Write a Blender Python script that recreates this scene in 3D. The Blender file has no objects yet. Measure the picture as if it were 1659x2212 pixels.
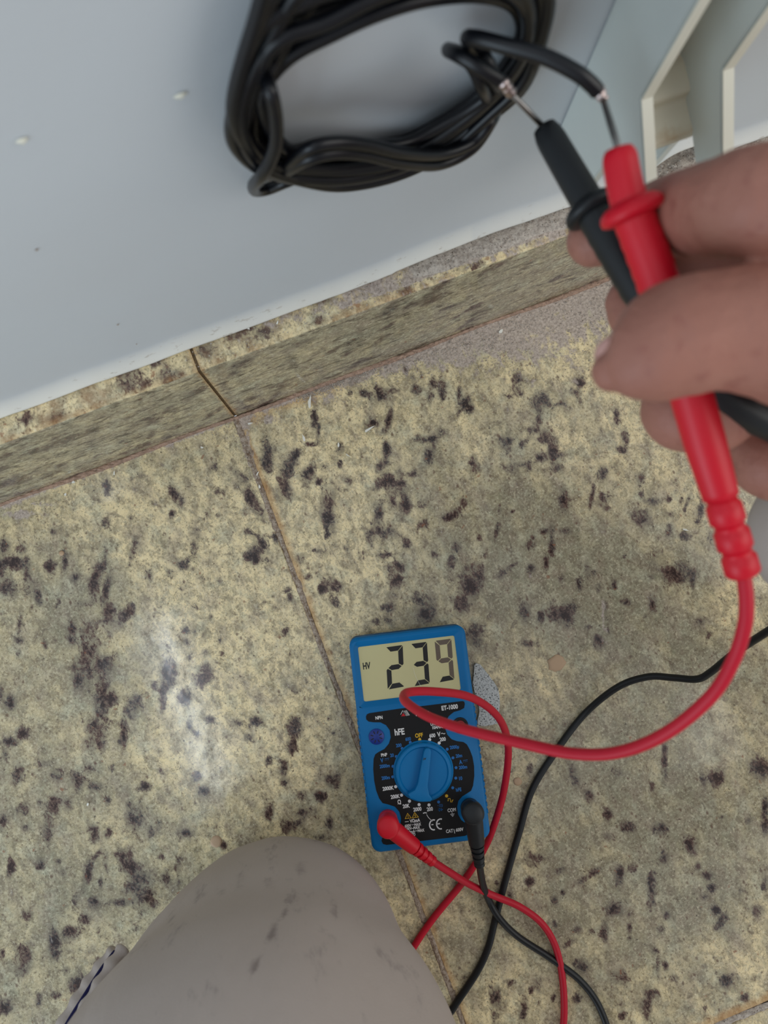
import bpy, bmesh, math, random
import numpy as np
from mathutils import Vector, Matrix, noise as mnoise

random.seed(7)
SC = bpy.context.scene
COL = SC.collection
# ------------------------------------------------------------------ camera
W, HH, F = 1659.0, 2212.0, 1661.0
CH = .49                                    # camera height above the floor (m)
R = np.array([[.9322790459, .3577888142, -.0533192733],
              [-.3609236988, .9299117223, -.0706984078],
              [.0242871180, .0851548335, .9960716793]])   # camera axes -> world
cd = bpy.data.cameras.new('camera')
cam = bpy.data.objects.new('camera', cd)
COL.objects.link(cam)
M4 = Matrix([list(R[0]) + [0], list(R[1]) + [0], list(R[2]) + [CH], [0, 0, 0, 1]])
cam.matrix_world = M4
cd.sensor_fit = 'VERTICAL'
cd.sensor_height = 24
cd.lens = F / HH * 24
cd.clip_start = .01
cd.dof.use_dof = True
cd.dof.focus_distance = .455
cd.dof.aperture_fstop = 6.8
SC.camera = cam
# ------------------------------------------------------------------ world, lights, exposure
wd = bpy.data.worlds.new('world')
SC.world = wd
wd.use_nodes = True
wd.node_tree.nodes['Background'].inputs[0].default_value = (.90, .95, 1.0, 1)
wd.node_tree.nodes['Background'].inputs[1].default_value = .57
SC.view_settings.view_transform = 'Standard'
SC.view_settings.look = 'None'
SC.view_settings.exposure = 0.0
SC.view_settings.gamma = 1
SC.view_settings.use_curve_mapping = False


def area(name, loc, target, sx, sy, power, col):
    l = bpy.data.lights.new(name, 'AREA')
    l.shape = 'RECTANGLE'
    l.size, l.size_y, l.energy, l.color = sx, sy, power, col
    o = bpy.data.objects.new(name, l)
    COL.objects.link(o)
    o.location = loc
    o.rotation_euler = (Vector(target) - Vector(loc)).to_track_quat('-Z', 'Y').to_euler()
    return o


# ceiling lamp panel up on the left, daylight opening high on the right
area('ceiling_light', (-.835, -.20, 2.6), (-.835, -.20, 0), .13, .72, 2.6, (.80, .90, 1.0))
area('window_light', (1.1, -.50, 1.15), (.1, .1, .25), 1.2, 1.0, 8.0, (1.0, .965, .90))
area('wall_fill_light', (-1.5, -.8, .75), (-.1, .12, .25), 1.0, 1.2, 13.0, (.70, .87, 1.0))  # bluish fill from the left, added to brighten the wall


# ------------------------------------------------------------------ pixel <-> place helpers (all give real positions)
def ray(px, py):
    return R @ np.array([px - W / 2, -(py - HH / 2), -F])


def P(px, py, z=0.0):
    d = ray(px, py)
    return Vector(np.array([0, 0, CH]) + d * ((z - CH) / d[2]))


def PY(px, py, y):
    d = ray(px, py)
    return Vector(np.array([0, 0, CH]) + d * (y / d[1]))


def PX(px, py, x):
    d = ray(px, py)
    return Vector(np.array([0, 0, CH]) + d * (x / d[0]))


def PD(px, py, dep):
    return Vector(np.array([0, 0, CH]) + ray(px, py) * (dep / F))


def lin(c):
    return tuple(((v / 255) / 12.92 if v / 255 <= .04045 else ((v / 255 + .055) / 1.055) ** 2.4) for v in c) + (1,)


# ------------------------------------------------------------------ material helpers
class NT:
    def __init__(s, name):
        s.m = bpy.data.materials.new(name)
        s.m.use_nodes = True
        s.t = s.m.node_tree
        s.b = s.t.nodes['Principled BSDF']
        s.pos = s.t.nodes.new('ShaderNodeNewGeometry').outputs['Position']

    def n(s, typ, **kw):
        nd = s.t.nodes.new(typ)
        for k, v in kw.items():
            setattr(nd, k, v)
        return nd

    def link(s, a, b):
        if hasattr(a, 'links'):
            s.t.links.new(a, b)
        else:
            b.default_value = a

    def math(s, op, a, b=0.0, clamp=False):
        nd = s.n('ShaderNodeMath', operation=op, use_clamp=clamp)
        s.link(a, nd.inputs[0])
        s.link(b, nd.inputs[1])
        return nd.outputs[0]

    def noise(s, sc, det=4, rough=.55, vec=None, dist=0.0):
        nd = s.n('ShaderNodeTexNoise')
        nd.inputs['Scale'].default_value = sc
        nd.inputs['Detail'].default_value = det
        nd.inputs['Roughness'].default_value = rough
        nd.inputs['Distortion'].default_value = dist
        s.link(vec if vec is not None else s.pos, nd.inputs['Vector'])
        return nd.outputs[0]

    def voro(s, sc, out='Color', vec=None, feature='F1'):
        nd = s.n('ShaderNodeTexVoronoi', feature=feature)
        nd.inputs['Scale'].default_value = sc
        s.link(vec if vec is not None else s.pos, nd.inputs['Vector'])
        return nd.outputs[out]

    def step(s, x, a, b):
        nd = s.n('ShaderNodeMapRange', interpolation_type='SMOOTHSTEP')
        s.link(x, nd.inputs[0])
        nd.inputs[1].default_value, nd.inputs[2].default_value = a, b
        return nd.outputs[0]

    def mix(s, f, a, b, mode='MIX'):
        nd = s.n('ShaderNodeMix', data_type='RGBA', blend_type=mode)
        s.link(f, nd.inputs[0])
        s.link(a, nd.inputs[6])
        s.link(b, nd.inputs[7])
        return nd.outputs[2]

    def attr(s, name):
        return s.n('ShaderNodeAttribute', attribute_name=name).outputs['Fac']

    def bump(s, h, strength, dist):
        nd = s.n('ShaderNodeBump')
        nd.inputs['Strength'].default_value = strength
        nd.inputs['Distance'].default_value = dist
        s.link(h, nd.inputs['Height'])
        s.t.links.new(nd.outputs[0], s.b.inputs['Normal'])

    def stretch(s, sx, sy, sz, rz=0.0):
        nd = s.n('ShaderNodeMapping')
        nd.inputs['Scale'].default_value = (sx, sy, sz)
        nd.inputs['Rotation'].default_value = (0, 0, rz)
        s.link(s.pos, nd.inputs[0])
        return nd.outputs[0]

    def fin(s, col=None, rough=.5, spec=.5, **kw):
        if col is not None:
            s.link(col, s.b.inputs['Base Color'])
        s.link(rough, s.b.inputs['Roughness'])
        s.b.inputs['Specular IOR Level'].default_value = spec
        for k, v in kw.items():
            s.b.inputs[k.replace('_', ' ')].default_value = v
        return s.m


def plastic(name, rgb, rough=.4, spec=.5, var=.12, bump=.0, sc=300):
    t = NT(name)
    nz = t.noise(sc * .2, 3)
    dk = tuple(c * (1 - var) for c in lin(rgb)[:3]) + (1,)
    c = t.mix(nz, lin(rgb), dk)
    if bump:
        t.bump(t.noise(sc * 6, 3), bump, .0003)
    return t.fin(c, rough, spec)


def granite():
    t = NT('granite')
    dark, tone, mort, rust, face = [t.attr(a) for a in ('dark', 'tone', 'mort', 'rust', 'face')]
    v = t.stretch(1.15, .8, 1.3, .62)
    n1 = t.noise(38, 5, .6, v)
    n2 = t.noise(150, 10, .70, v, .5)
    n3 = t.noise(620, 7, .72)
    n4 = t.noise(75, 7, .62, v)
    n5 = t.noise(310, 6, .65, v, 1.2)
    tn = t.math('ADD', tone, t.math('MULTIPLY', t.math('SUBTRACT', n1, .5), 2.4), True)
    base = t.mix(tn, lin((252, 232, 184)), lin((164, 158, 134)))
    base = t.mix(t.math('MULTIPLY', t.step(n4, .44, .72), .75), base, lin((184, 168, 148)))
    base = t.mix(t.math('MULTIPLY', t.step(t.noise(58, 6, .62), .50, .72), .7), base, lin((206, 206, 180)))
    base = t.mix(t.math('MULTIPLY', t.step(t.noise(85, 6, .62, v), .54, .74), .6), base, lin((128, 126, 102)))
    # crystalline mottling
    sp = t.n('ShaderNodeSeparateColor')
    wv = t.n('ShaderNodeVectorMath', operation='ADD')
    t.link(v, wv.inputs[0])
    nc = t.n('ShaderNodeTexNoise'); nc.inputs['Scale'].default_value = 420
    t.link(t.pos, nc.inputs['Vector'])
    scl = t.n('ShaderNodeVectorMath', operation='SCALE'); t.link(nc.outputs['Color'], scl.inputs[0]); scl.inputs['Scale'].default_value = .006
    t.link(scl.outputs[0], wv.inputs[1])
    t.link(t.voro(260, 'Color', wv.outputs[0]), sp.inputs[0])
    g1, g2 = sp.outputs[0], sp.outputs[1]
    base = t.mix(t.math('MULTIPLY', t.step(g1, .45, 1.0), .46), base, lin((126, 118, 100)))
    base = t.mix(t.math('MULTIPLY', t.step(t.noise(190, 8, .7, v, .3), .50, .66), .55), base, lin((148, 138, 120)))
    base = t.mix(t.math('MULTIPLY', t.step(g2, .72, 1.0), .30), base, lin((222, 214, 184)))
    base = t.mix(t.math('MULTIPLY', t.step(n2, .44, .74), .75), base, lin((126, 112, 90)))
    base = t.mix(t.math('MULTIPLY', t.step(n5, .52, .74), .6), base, lin((122, 106, 84)))
    base = t.mix(t.math('MULTIPLY', t.step(n5, .46, .28), .5), base, lin((232, 222, 188)))
    base = t.mix(t.math('MULTIPLY', t.step(n3, .52, .68), .72), base, lin((96, 78, 62)))
    base = t.mix(t.math('MULTIPLY', t.step(n3, .47, .30), .65), base, lin((250, 242, 214)))
    # grey halo round the dark grains, then the grains themselves
    w = t.math('ADD', t.math('MULTIPLY', t.math('SUBTRACT', n2, .5), 2.9),
               t.math('MULTIPLY', t.math('SUBTRACT', n5, .5), 2.1))
    dn = t.math('ADD', dark, w)
    hal = t.math('ADD', dark, t.math('MULTIPLY', t.math('SUBTRACT', n4, .5), 1.2))
    base = t.mix(t.math('MULTIPLY', t.step(hal, .08, .72), .62), base, lin((112, 104, 94)))
    dcol = t.mix(t.step(n1, .40, .60), lin((84, 60, 58)), lin((70, 68, 70)))
    dcol = t.mix(t.math('MULTIPLY', t.step(n3, .42, .64), .85), dcol, lin((136, 112, 100)))
    base = t.mix(t.math('MULTIPLY', t.step(dn, .42, .86), .93), base, dcol)
    base = t.mix(t.math('MULTIPLY', t.step(dn, .88, 1.22), .8), base, lin((44, 34, 36)))
    # small rust-brown and black grains
    s1 = t.math('MULTIPLY', t.step(t.voro(230, 'Distance', v), .34, .10), t.step(t.math('ADD', g2, t.math('MULTIPLY', n1, .3)), .98, 1.04))
    base = t.mix(t.math('MULTIPLY', s1, .7), base, lin((98, 66, 56)))
    s2 = t.step(t.noise(480, 4, .65), .635, .69)
    base = t.mix(t.math('MULTIPLY', s2, .8), base, lin((70, 56, 52)))
    s3 = t.step(t.noise(180, 4, .5), .68, .74)
    base = t.mix(t.math('MULTIPLY', s3, .65), base, lin((150, 98, 72)))
    s5 = t.step(t.noise(125, 9, .75, v, .6), .585, .68)
    base = t.mix(t.math('MULTIPLY', s5, .6), base, lin((96, 84, 76)))
    # the long streaks of the skirting face
    fv = t.stretch(.55, 1, 1.6)
    s4 = t.math('MULTIPLY', t.step(t.noise(120, 9, .72, fv, .6), .51, .63), face)
    base = t.mix(t.math('MULTIPLY', s4, .8), base, lin((66, 56, 50)))
    # rust stain and mortar dust
    base = t.mix(t.math('MULTIPLY', t.step(t.math('ADD', rust, t.math('MULTIPLY', t.math('SUBTRACT', n4, .5), 1.2)), .3, 1.0), .6),
                 base, lin((196, 142, 78)))
    mm = t.step(t.math('ADD', mort, t.math('ADD', t.math('MULTIPLY', t.math('SUBTRACT', n2, .5), 2.0), t.math('MULTIPLY', t.math('SUBTRACT', n4, .5), 1.2))), .40, .75)
    mc = t.mix(t.step(n3, .3, .7), lin((214, 200, 190)), lin((158, 144, 134)))
    mc = t.mix(t.step(t.noise(900, 3), .60, .7), mc, lin((112, 94, 84)))
    base = t.mix(t.math('MULTIPLY', mm, .92), base, mc)
    t.bump(t.math('ADD', t.math('MULTIPLY', n3, .035), t.math('MULTIPLY', mm, t.noise(700, 4))), .4, .0006)
    rg = t.math('ADD', t.math('MULTIPLY', mm, .55), t.math('ADD', .05, t.math('MULTIPLY', t.step(n4, .35, .65), .13)))
    return t.fin(base, rg, .42)


def mortar_mat(name, a, b, rust=None):
    t = NT(name)
    n1 = t.noise(420, 6, .7)
    c = t.mix(t.step(n1, .35, .68), lin(a), lin(b))
    c = t.mix(t.step(t.noise(1100, 2), .62, .7), c, lin((98, 84, 74)))
    if rust:
        c = t.mix(t.step(t.noise(60, 3), .45, .62), c, lin(rust))
    t.bump(t.noise(800, 5, .7), .8, .001)
    return t.fin(c, .9, .2)


GRANITE = granite()
MORTAR = mortar_mat('mortar', (216, 206, 194), (164, 152, 142))
MORTAR_PINK = mortar_mat('mortar_pink', (190, 158, 138), (150, 126, 110))
GROUT = mortar_mat('grout', (196, 180, 164), (130, 108, 90))
RUSTGROUT = mortar_mat('rusty_grout', (134, 112, 84), (92, 76, 56))


def paint_wall():
    t = NT('wall_paint')
    n1 = t.noise(9, 3)
    c = t.mix(n1, lin((206, 213, 219)), lin((202, 205, 208)))
    lo = t.attr('lip')
    c = t.mix(lo, c, lin((232, 230, 222)))  # lip coloured paler to stand for light on its upward face
    m = t.math('MULTIPLY', t.step(t.noise(300, 5, .7, t.stretch(.4, 1, 1)), .6, .66), lo)
    c = t.mix(t.math('MULTIPLY', m, .6), c, lin((176, 164, 148)))
    t.bump(t.noise(420, 4, .6, t.stretch(.45, 1, 1)), .16, .0005)
    return t.fin(c, .6, .3)


WALL = paint_wall()
BLUE = plastic('blue_plastic', (0, 114, 178), .45, .3, .10, .15)
BLUE_KNOB = plastic('blue_knob_plastic', (0, 122, 188), .42, .32, .14, .1)
DKBLUE = plastic('dark_blue_plastic', (10, 48, 140), .4)
BLACKCASE = plastic('dark_case_plastic', (34, 40, 46), .5)
PANEL = plastic('black_panel', (22, 22, 24), .5, .25)
WHITE_INK = plastic('white_ink', (236, 236, 236), .6, .3)
BLUE_INK = plastic('blue_ink', (46, 118, 190), .6, .3)
YELLOW_INK = plastic('yellow_ink', (232, 186, 52), .6, .3)
RED_INK = plastic('red_ink', (200, 36, 44), .6, .3)
REDP = plastic('red_plastic', (214, 14, 40), .42, .4, .10)
REDC = plastic('red_cable_rubber', (198, 18, 46), .46, .35, .10)
BLKP = plastic('black_plastic', (30, 33, 36), .42, .4, .2)
BLKC = plastic('black_cable_rubber', (24, 27, 30), .40, .4, .2)
COILC = plastic('coil_cable_rubber', (15, 17, 23), .34, .4, .2)
HOLE = plastic('jack_hole', (12, 8, 8), .6)
SEG = plastic('lcd_segment', (14, 14, 12), .3)
SEGF = plastic('lcd_segment_faint', (104, 90, 76), .3)


def lcd_mat():
    t = NT('lcd_glass')
    c = t.mix(t.noise(25, 2), lin((212, 204, 154)), lin((202, 194, 146)))
    return t.fin(c, .22, .35)


LCD = lcd_mat()


def metal_mat(name, rgb, rough):
    t = NT(name)
    c = t.mix(t.noise(300, 3), lin(rgb), tuple(x * .6 for x in lin(rgb)[:3]) + (1,))
    return t.fin(c, rough, .5, Metallic=1.0)


STEEL = metal_mat('probe_steel', (150, 148, 146), .32)
COPPER = metal_mat('tinned_copper', (228, 208, 204), .3)


def white_plastic(name='aged_white_plastic', ca_=(206, 212, 206), cb_=(194, 200, 198)):
    t = NT(name)
    c = t.mix(t.noise(30, 3), lin(ca_), lin(cb_))
    st = t.attr('stain')
    c = t.mix(t.math('MULTIPLY', t.step(t.math('ADD', st, t.math('MULTIPLY', t.math('SUBTRACT', t.noise(90, 5, .7), .5), 1.3)), .3, 1.1), .9),
              c, lin((176, 140, 92)))
    return t.fin(c, .45, .4)


WPL = white_plastic()
WEB = white_plastic('stained_cream_plastic', (228, 222, 202), (212, 206, 186))
WPE = plastic('cream_plastic_edge', (232, 230, 214), .5, .3, .06)


def skin_mat():
    t = NT('skin')
    n = t.noise(45, 4)
    c = t.mix(n, lin((176, 124, 108)), lin((150, 98, 84)))
    c = t.mix(t.step(t.noise(160, 4), .55, .75), c, lin((150, 96, 84)))
    t.bump(t.math('ADD', t.noise(500, 4), t.noise(140, 3, .6, t.stretch(2, .6, 1))), .3, .0012)
    return t.fin(c, .52, .35, Subsurface_Weight=.06, Subsurface_Radius=(.004, .0015, .0008))


SKIN = skin_mat()
NAIL = plastic('nail', (196, 150, 140), .3, .5, .06)


def fabric_mat():
    t = NT('grey_cotton')
    n = t.noise(26, 4)
    c = t.mix(n, lin((190, 179, 172)), lin((178, 167, 160)))
    v = t.stretch(2.0, .55, .8, -.35)
    c = t.mix(t.math('MULTIPLY', t.step(t.noise(42, 5, .65, v), .57, .72), .5), c, lin((132, 122, 120)))
    c = t.mix(t.math('MULTIPLY', t.step(t.math('ADD', t.attr('dirt'), t.math('MULTIPLY', t.math('SUBTRACT', t.noise(170, 5, .7), .5), .9)), .15, .9), .6), c, lin((112, 102, 100)))
    t.bump(t.math('ADD', t.math('MULTIPLY', t.noise(1600, 2), .25), t.noise(60, 3, .5, v)), .35, .0016)
    return t.fin(c, .92, .15)


FABRIC = fabric_mat()
SEAM = plastic('navy_seam', (38, 38, 78), .9, .1)


def chip_mat():
    t = NT('chip_cement')
    c = t.mix(t.step(t.noise(1100, 5, .7), .46, .68), lin((214, 216, 214)), lin((128, 132, 130)))
    c = t.mix(t.step(t.noise(1100, 2), .60, .66), c, lin((60, 62, 62)))
    t.bump(t.noise(700, 5), .8, .001)
    return t.fin(c, .85, .2)


CHIP = chip_mat()
DROP = plastic('dried_paint_drop', (200, 170, 140), .5, .3, .08)
FLAKE = plastic('paint_flake', (240, 238, 228), .5, .3, .06)


# ------------------------------------------------------------------ object helpers
def link(name, me, mat, parent=None, smooth=True):
    o = bpy.data.objects.new(name, me)
    COL.objects.link(o)
    if mat is not None:
        me.materials.clear()
        me.materials.append(mat)
    if smooth:
        me.polygons.foreach_set('use_smooth', [True] * len(me.polygons))
    if parent is not None:
        o.parent = parent
    return o


def from_bm(name, bm, mat, parent=None, smooth=False):
    bmesh.ops.recalc_face_normals(bm, faces=bm.faces)
    me = bpy.data.meshes.new(name)
    bm.to_mesh(me)
    bm.free()
    return link(name, me, mat, parent, smooth)


def from_data(name, v, f, mat, parent=None, smooth=True):
    me = bpy.data.meshes.new(name)
    me.from_pydata([tuple(p) for p in v], [], f)
    me.update()
    return link(name, me, mat, parent, smooth)


def sharp(o, ang=35):
    me = o.data
    me.polygons.foreach_set('use_smooth', [True] * len(me.polygons))
    me.set_sharp_from_angle(angle=math.radians(ang))
    return o


def tag(o, label=None, cat=None, group=None, kind=None):
    if label: o['label'] = label
    if cat: o['category'] = cat
    if group: o['group'] = group
    if kind: o['kind'] = kind
    return o


def empty(name, loc=(0, 0, 0), rz=0.0):
    o = bpy.data.objects.new(name, None)
    COL.objects.link(o)
    o.location = loc
    o.rotation_euler = (0, 0, rz)
    o.empty_display_size = .01
    return o


def spline(pts, n=10, closed=False):
    """Catmull-Rom through points of any dimension."""
    pts = [np.array(p, float) for p in pts]
    out = []
    m = len(pts)
    segs = m if closed else m - 1
    for i in range(segs):
        if closed:
            p0, p1, p2, p3 = pts[i - 1], pts[i], pts[(i + 1) % m], pts[(i + 2) % m]
        else:
            p0, p1, p2, p3 = pts[max(i - 1, 0)], pts[i], pts[i + 1], pts[min(i + 2, m - 1)]
        for k in range(n):
            t = k / n
            out.append(.5 * (2 * p1 + (p2 - p0) * t + (2 * p0 - 5 * p1 + 4 * p2 - p3) * t * t + (3 * p1 - p0 - 3 * p2 + p3) * t ** 3))
    if not closed:
        out.append(pts[-1])
    return out


def tube_data(path, rad, sides=12, cap=True, flat=1.0, upv=None):
    """Swept tube; rad is a number or one value per path point; flat squashes one axis."""
    path = [np.array(p, float)[:3] for p in path]
    n = len(path)
    rs = [rad] * n if np.isscalar(rad) else list(rad)
    tg = []
    for i in range(n):
        d = path[min(i + 1, n - 1)] - path[max(i - 1, 0)]
        tg.append(d / (np.linalg.norm(d) + 1e-12))
    a = np.array(upv if upv is not None else ((0, 0, 1) if abs(tg[0][2]) < .9 else (1, 0, 0)), float)
    u = np.cross(tg[0], a)
    u /= np.linalg.norm(u)
    v, f = [], []
    for i in range(n):
        u = u - tg[i] * np.dot(u, tg[i])
        u /= np.linalg.norm(u) + 1e-12
        w = np.cross(tg[i], u)
        for k in range(sides):
            an = 2 * math.pi * k / sides
            v.append(path[i] + rs[i] * (u * math.cos(an) + w * math.sin(an) * flat))
    for i in range(n - 1):
        for k in range(sides):
            k2 = (k + 1) % sides
            f.append((i * sides + k, i * sides + k2, (i + 1) * sides + k2, (i + 1) * sides + k))
    if cap:
        f.append(tuple(range(sides - 1, -1, -1)))
        f.append(tuple((n - 1) * sides + k for k in range(sides)))
    return v, f


def tube(name, path, rad, mat, parent=None, sides=12, **kw):
    v, f = tube_data(path, rad, sides, **kw)
    return from_data(name, v, f, mat, parent)


def rounded_chain(pts, n=10, sides=20):
    """pts = (x,y,z,r) -> closed limb with rounded ends."""
    sp = spline(pts, n)
    p0, p1 = sp[0], sp[-1]
    d0 = sp[0][:3] - sp[1][:3]; d0 /= np.linalg.norm(d0)
    d1 = sp[-1][:3] - sp[-2][:3]; d1 /= np.linalg.norm(d1)
    head, tail = [], []
    for a in (8, 22, 40, 58, 75):
        s, c = math.sin(math.radians(a)), math.cos(math.radians(a))
        head.append(np.append(p0[:3] + d0 * p0[3] * c, p0[3] * s))
        tail.append(np.append(p1[:3] + d1 * p1[3] * c, p1[3] * s))
    full = head + sp + tail[::-1]
    return tube_data([p[:3] for p in full], [p[3] for p in full], sides)


def body_mesh(name, chains, voxel, smooth_it, mat, parent, fn=None):
    vs, fs = [], []
    for c in chains:
        v, f = rounded_chain(c)
        b = len(vs)
        vs += v
        fs += [tuple(i + b for i in q) for q in f]
    o = from_data(name, vs, fs, mat, parent)
    bm = bmesh.new(); bm.from_mesh(o.data); bmesh.ops.recalc_face_normals(bm, faces=bm.faces); bm.to_mesh(o.data); bm.free()
    r = o.modifiers.new('r', 'REMESH'); r.mode = 'VOXEL'; r.voxel_size = voxel
    s = o.modifiers.new('s', 'SMOOTH'); s.iterations = smooth_it; s.factor = .5
    dg = bpy.context.evaluated_depsgraph_get()
    me = bpy.data.meshes.new_from_object(o.evaluated_get(dg))
    o.modifiers.clear()
    o.data = me
    me.materials.clear(); me.materials.append(mat)
    if fn:
        bm = bmesh.new(); bm.from_mesh(me); bm.normal_update()
        for vtx in bm.verts:
            vtx.co += vtx.normal * fn(vtx.co)
        bm.to_mesh(me); bm.free()
    me.polygons.foreach_set('use_smooth', [True] * len(me.polygons))
    return o


def prism(name, poly, z0, z1, mat, parent=None, bev=0.0, seg=2):
    bm = bmesh.new()
    vb = [bm.verts.new((x, y, z0)) for x, y in poly]
    vt = [bm.verts.new((x, y, z1)) for x, y in poly]
    n = len(poly)
    bm.faces.new(vt)
    bm.faces.new(vb[::-1])
    for i in range(n):
        bm.faces.new((vb[i], vb[(i + 1) % n], vt[(i + 1) % n], vt[i]))
    bmesh.ops.recalc_face_normals(bm, faces=bm.faces)
    if bev:
        es = [e for e in bm.edges if all(v.co.z > z1 - 1e-7 for v in e.verts)]
        bmesh.ops.bevel(bm, geom=es, offset=bev, segments=seg, profile=.5, affect='EDGES')
    return sharp(from_bm(name, bm, mat, parent), 40)


def rrect(x0, y0, x1, y1, r, n=6):
    out = []
    for cx, cy, a0 in ((x1 - r, y1 - r, 0), (x0 + r, y1 - r, 90), (x0 + r, y0 + r, 180), (x1 - r, y0 + r, 270)):
        for k in range(n + 1):
            a = math.radians(a0 + 90 * k / n)
            out.append((cx + r * math.cos(a), cy + r * math.sin(a)))
    return out


def box(bm, x0, x1, y0, y1, z0, z1):
    vs = [bm.verts.new((x, y, z)) for z in (z0, z1) for y in (y0, y1) for x in (x0, x1)]
    for q in ((0, 2, 3, 1), (4, 5, 7, 6), (0, 1, 5, 4), (1, 3, 7, 5), (3, 2, 6, 7), (2, 0, 4, 6)):
        bm.faces.new([vs[i] for i in q])


def lathe(name, prof, mat, parent=None, at=Vector((0, 0, 0)), axis=Vector((0, 0, 1)), sides=32, sm=40):
    """prof = (radius, distance along axis) pairs."""
    q = Vector((0, 0, 1)).rotation_difference(axis.normalized())
    v, f = [], []
    for r, h in prof:
        for k in range(sides):
            a = 2 * math.pi * k / sides
            v.append(at + q @ Vector((r * math.cos(a), r * math.sin(a), h)))
    for i in range(len(prof) - 1):
        for k in range(sides):
            k2 = (k + 1) % sides
            f.append((i * sides + k, i * sides + k2, (i + 1) * sides + k2, (i + 1) * sides + k))
    f.append(tuple(range(sides - 1, -1, -1)))
    f.append(tuple((len(prof) - 1) * sides + k for k in range(sides)))
    return sharp(from_data(name, v, f, mat, parent), sm)


# ------------------------------------------------------------------ floor: tiles with the stone's own pattern
G3 = [(685,600,22,55,5),(835,760,18,45,5),(688,830,22,35,0),(340,885,15,15,0),(910,515,22,22,0),(825,465,20,10,0),(845,545,10,10,0),
(1115,650,22,60,-20),(1150,700,20,25,0),(1105,765,17,22,0),(1380,460,14,25,0),(1540,520,20,50,-35),(1395,630,22,22,0),(1335,770,28,32,0),
(1390,780,12,10,0),(1620,690,28,75,-30),(1255,960,20,65,10),(1580,885,20,20,0),(1625,1040,55,40,0),(845,1020,15,60,10),(675,1030,10,50,0),
(415,1070,15,55,0),(320,1110,28,40,0),(30,990,35,55,0),(60,1090,90,40,0),(140,1000,30,30,0),(50,1230,60,50,0),(10,1180,20,40,0),
(170,1120,20,70,0),(190,1240,35,45,0),(240,1300,18,45,-20),(370,1310,15,40,0),(620,1160,28,60,35),(600,1230,30,80,0),(680,1260,20,80,10),
(540,1340,45,30,0),(480,1175,20,20,0),(955,1160,20,35,15),(1175,1100,30,20,0),(1200,1070,15,15,0),(1080,1165,40,18,0),(1325,1175,25,22,0),
(1160,1250,15,10,0),(700,1410,35,75,0),(810,1410,30,60,40),(700,1540,20,30,0),(15,1440,25,25,0),(130,1460,12,50,10),(455,1540,30,60,0),
(560,1540,45,50,0),(570,1660,55,100,0),(650,1740,60,50,0),(125,1580,15,15,0),(290,1610,15,25,0),(120,1660,10,15,0),(1190,1515,18,18,0),
(1245,1520,12,15,0),(1195,1600,15,25,-30),(1405,1580,12,30,0),(1330,1660,35,25,0),(1215,1690,15,10,0),(1420,1665,15,12,0),(1350,1430,10,15,0),(1080,1740,45,40,0)]
G4 = [(390,50,35,90,0),(350,130,22,50,0),(460,220,25,90,0),(430,380,35,70,0),(500,220,20,30,0),(600,260,28,45,30),(555,370,15,60,0),
(50,245,18,25,0),(100,380,22,20,0),(0,200,12,20,0),(190,515,35,15,0),(50,420,30,15,0),(20,480,15,40,0),(80,560,22,30,0),(255,565,22,20,0),
(395,540,35,20,0),(350,600,25,30,0),(430,620,30,15,0),(500,540,12,12,0),(485,680,12,20,0),(240,700,30,30,0),(305,700,25,25,0),(215,790,15,70,0),
(100,720,30,25,0),(175,690,8,15,0),(600,760,30,50,20),(580,700,12,12,0),(115,805,15,12,0),(420,830,15,30,0),(485,830,12,20,0),(10,780,15,30,0),
(715,795,12,30,0),(675,825,8,25,0),(830,830,25,15,0),(730,210,12,55,0),(755,110,25,60,0),(825,225,25,25,0),(690,165,12,15,0),(910,125,28,40,35),
(1260,70,12,12,0),(1335,185,25,18,0),(1375,150,8,8,0),(850,340,12,20,0),(885,385,15,12,0),(940,320,18,10,0),(1065,335,22,15,0),(1150,325,25,15,0),
(1115,400,20,15,0),(1320,360,32,42,0),(1310,430,22,40,0),(1275,530,14,25,0),(1268,600,14,14,0),(1475,310,12,10,0),(1495,380,8,8,0),(1490,600,30,20,40),
(1510,580,10,15,0),(1350,660,25,25,0),(1435,665,25,20,0),(1415,730,18,18,0),(1210,735,15,28,0),(1350,740,18,14,0),(1205,505,15,15,0),(850,505,22,14,0),
(880,575,18,18,0),(908,638,18,18,0),(720,550,12,12,0),(655,620,22,15,0),(640,620,12,8,0),(970,800,20,20,0),(1000,885,15,20,0),(1290,800,22,25,0),
(1330,785,18,12,0),(1475,785,16,18,0),(1440,850,18,14,0),(720,935,15,10,0),(555,930,25,25,0),(580,980,35,25,0),(620,1050,50,30,-30),(650,1110,40,35,0),
(690,1145,35,20,0),(745,1030,18,30,0),(800,990,12,50,0),(545,1140,35,12,0),(50,985,16,35,0),(180,970,15,20,0),(262,955,12,10,0),(285,1005,14,20,0),
(395,1000,14,50,10),(430,930,10,30,40),(475,960,12,50,0),(425,1140,18,18,0),(450,1050,8,20,0),(125,1200,22,22,0),(375,1215,20,20,0),(335,1140,12,25,0),
(315,1270,28,25,0),(440,1265,12,20,0),(610,1255,18,14,0),(100,1390,35,55,0),(245,1330,20,50,0),(10,1370,10,14,0),(450,1410,45,15,0),(370,1510,40,40,0),
(250,1555,20,14,0),(175,1570,12,25,0),(20,1610,25,25,0),(300,1440,18,12,0)]
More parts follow.
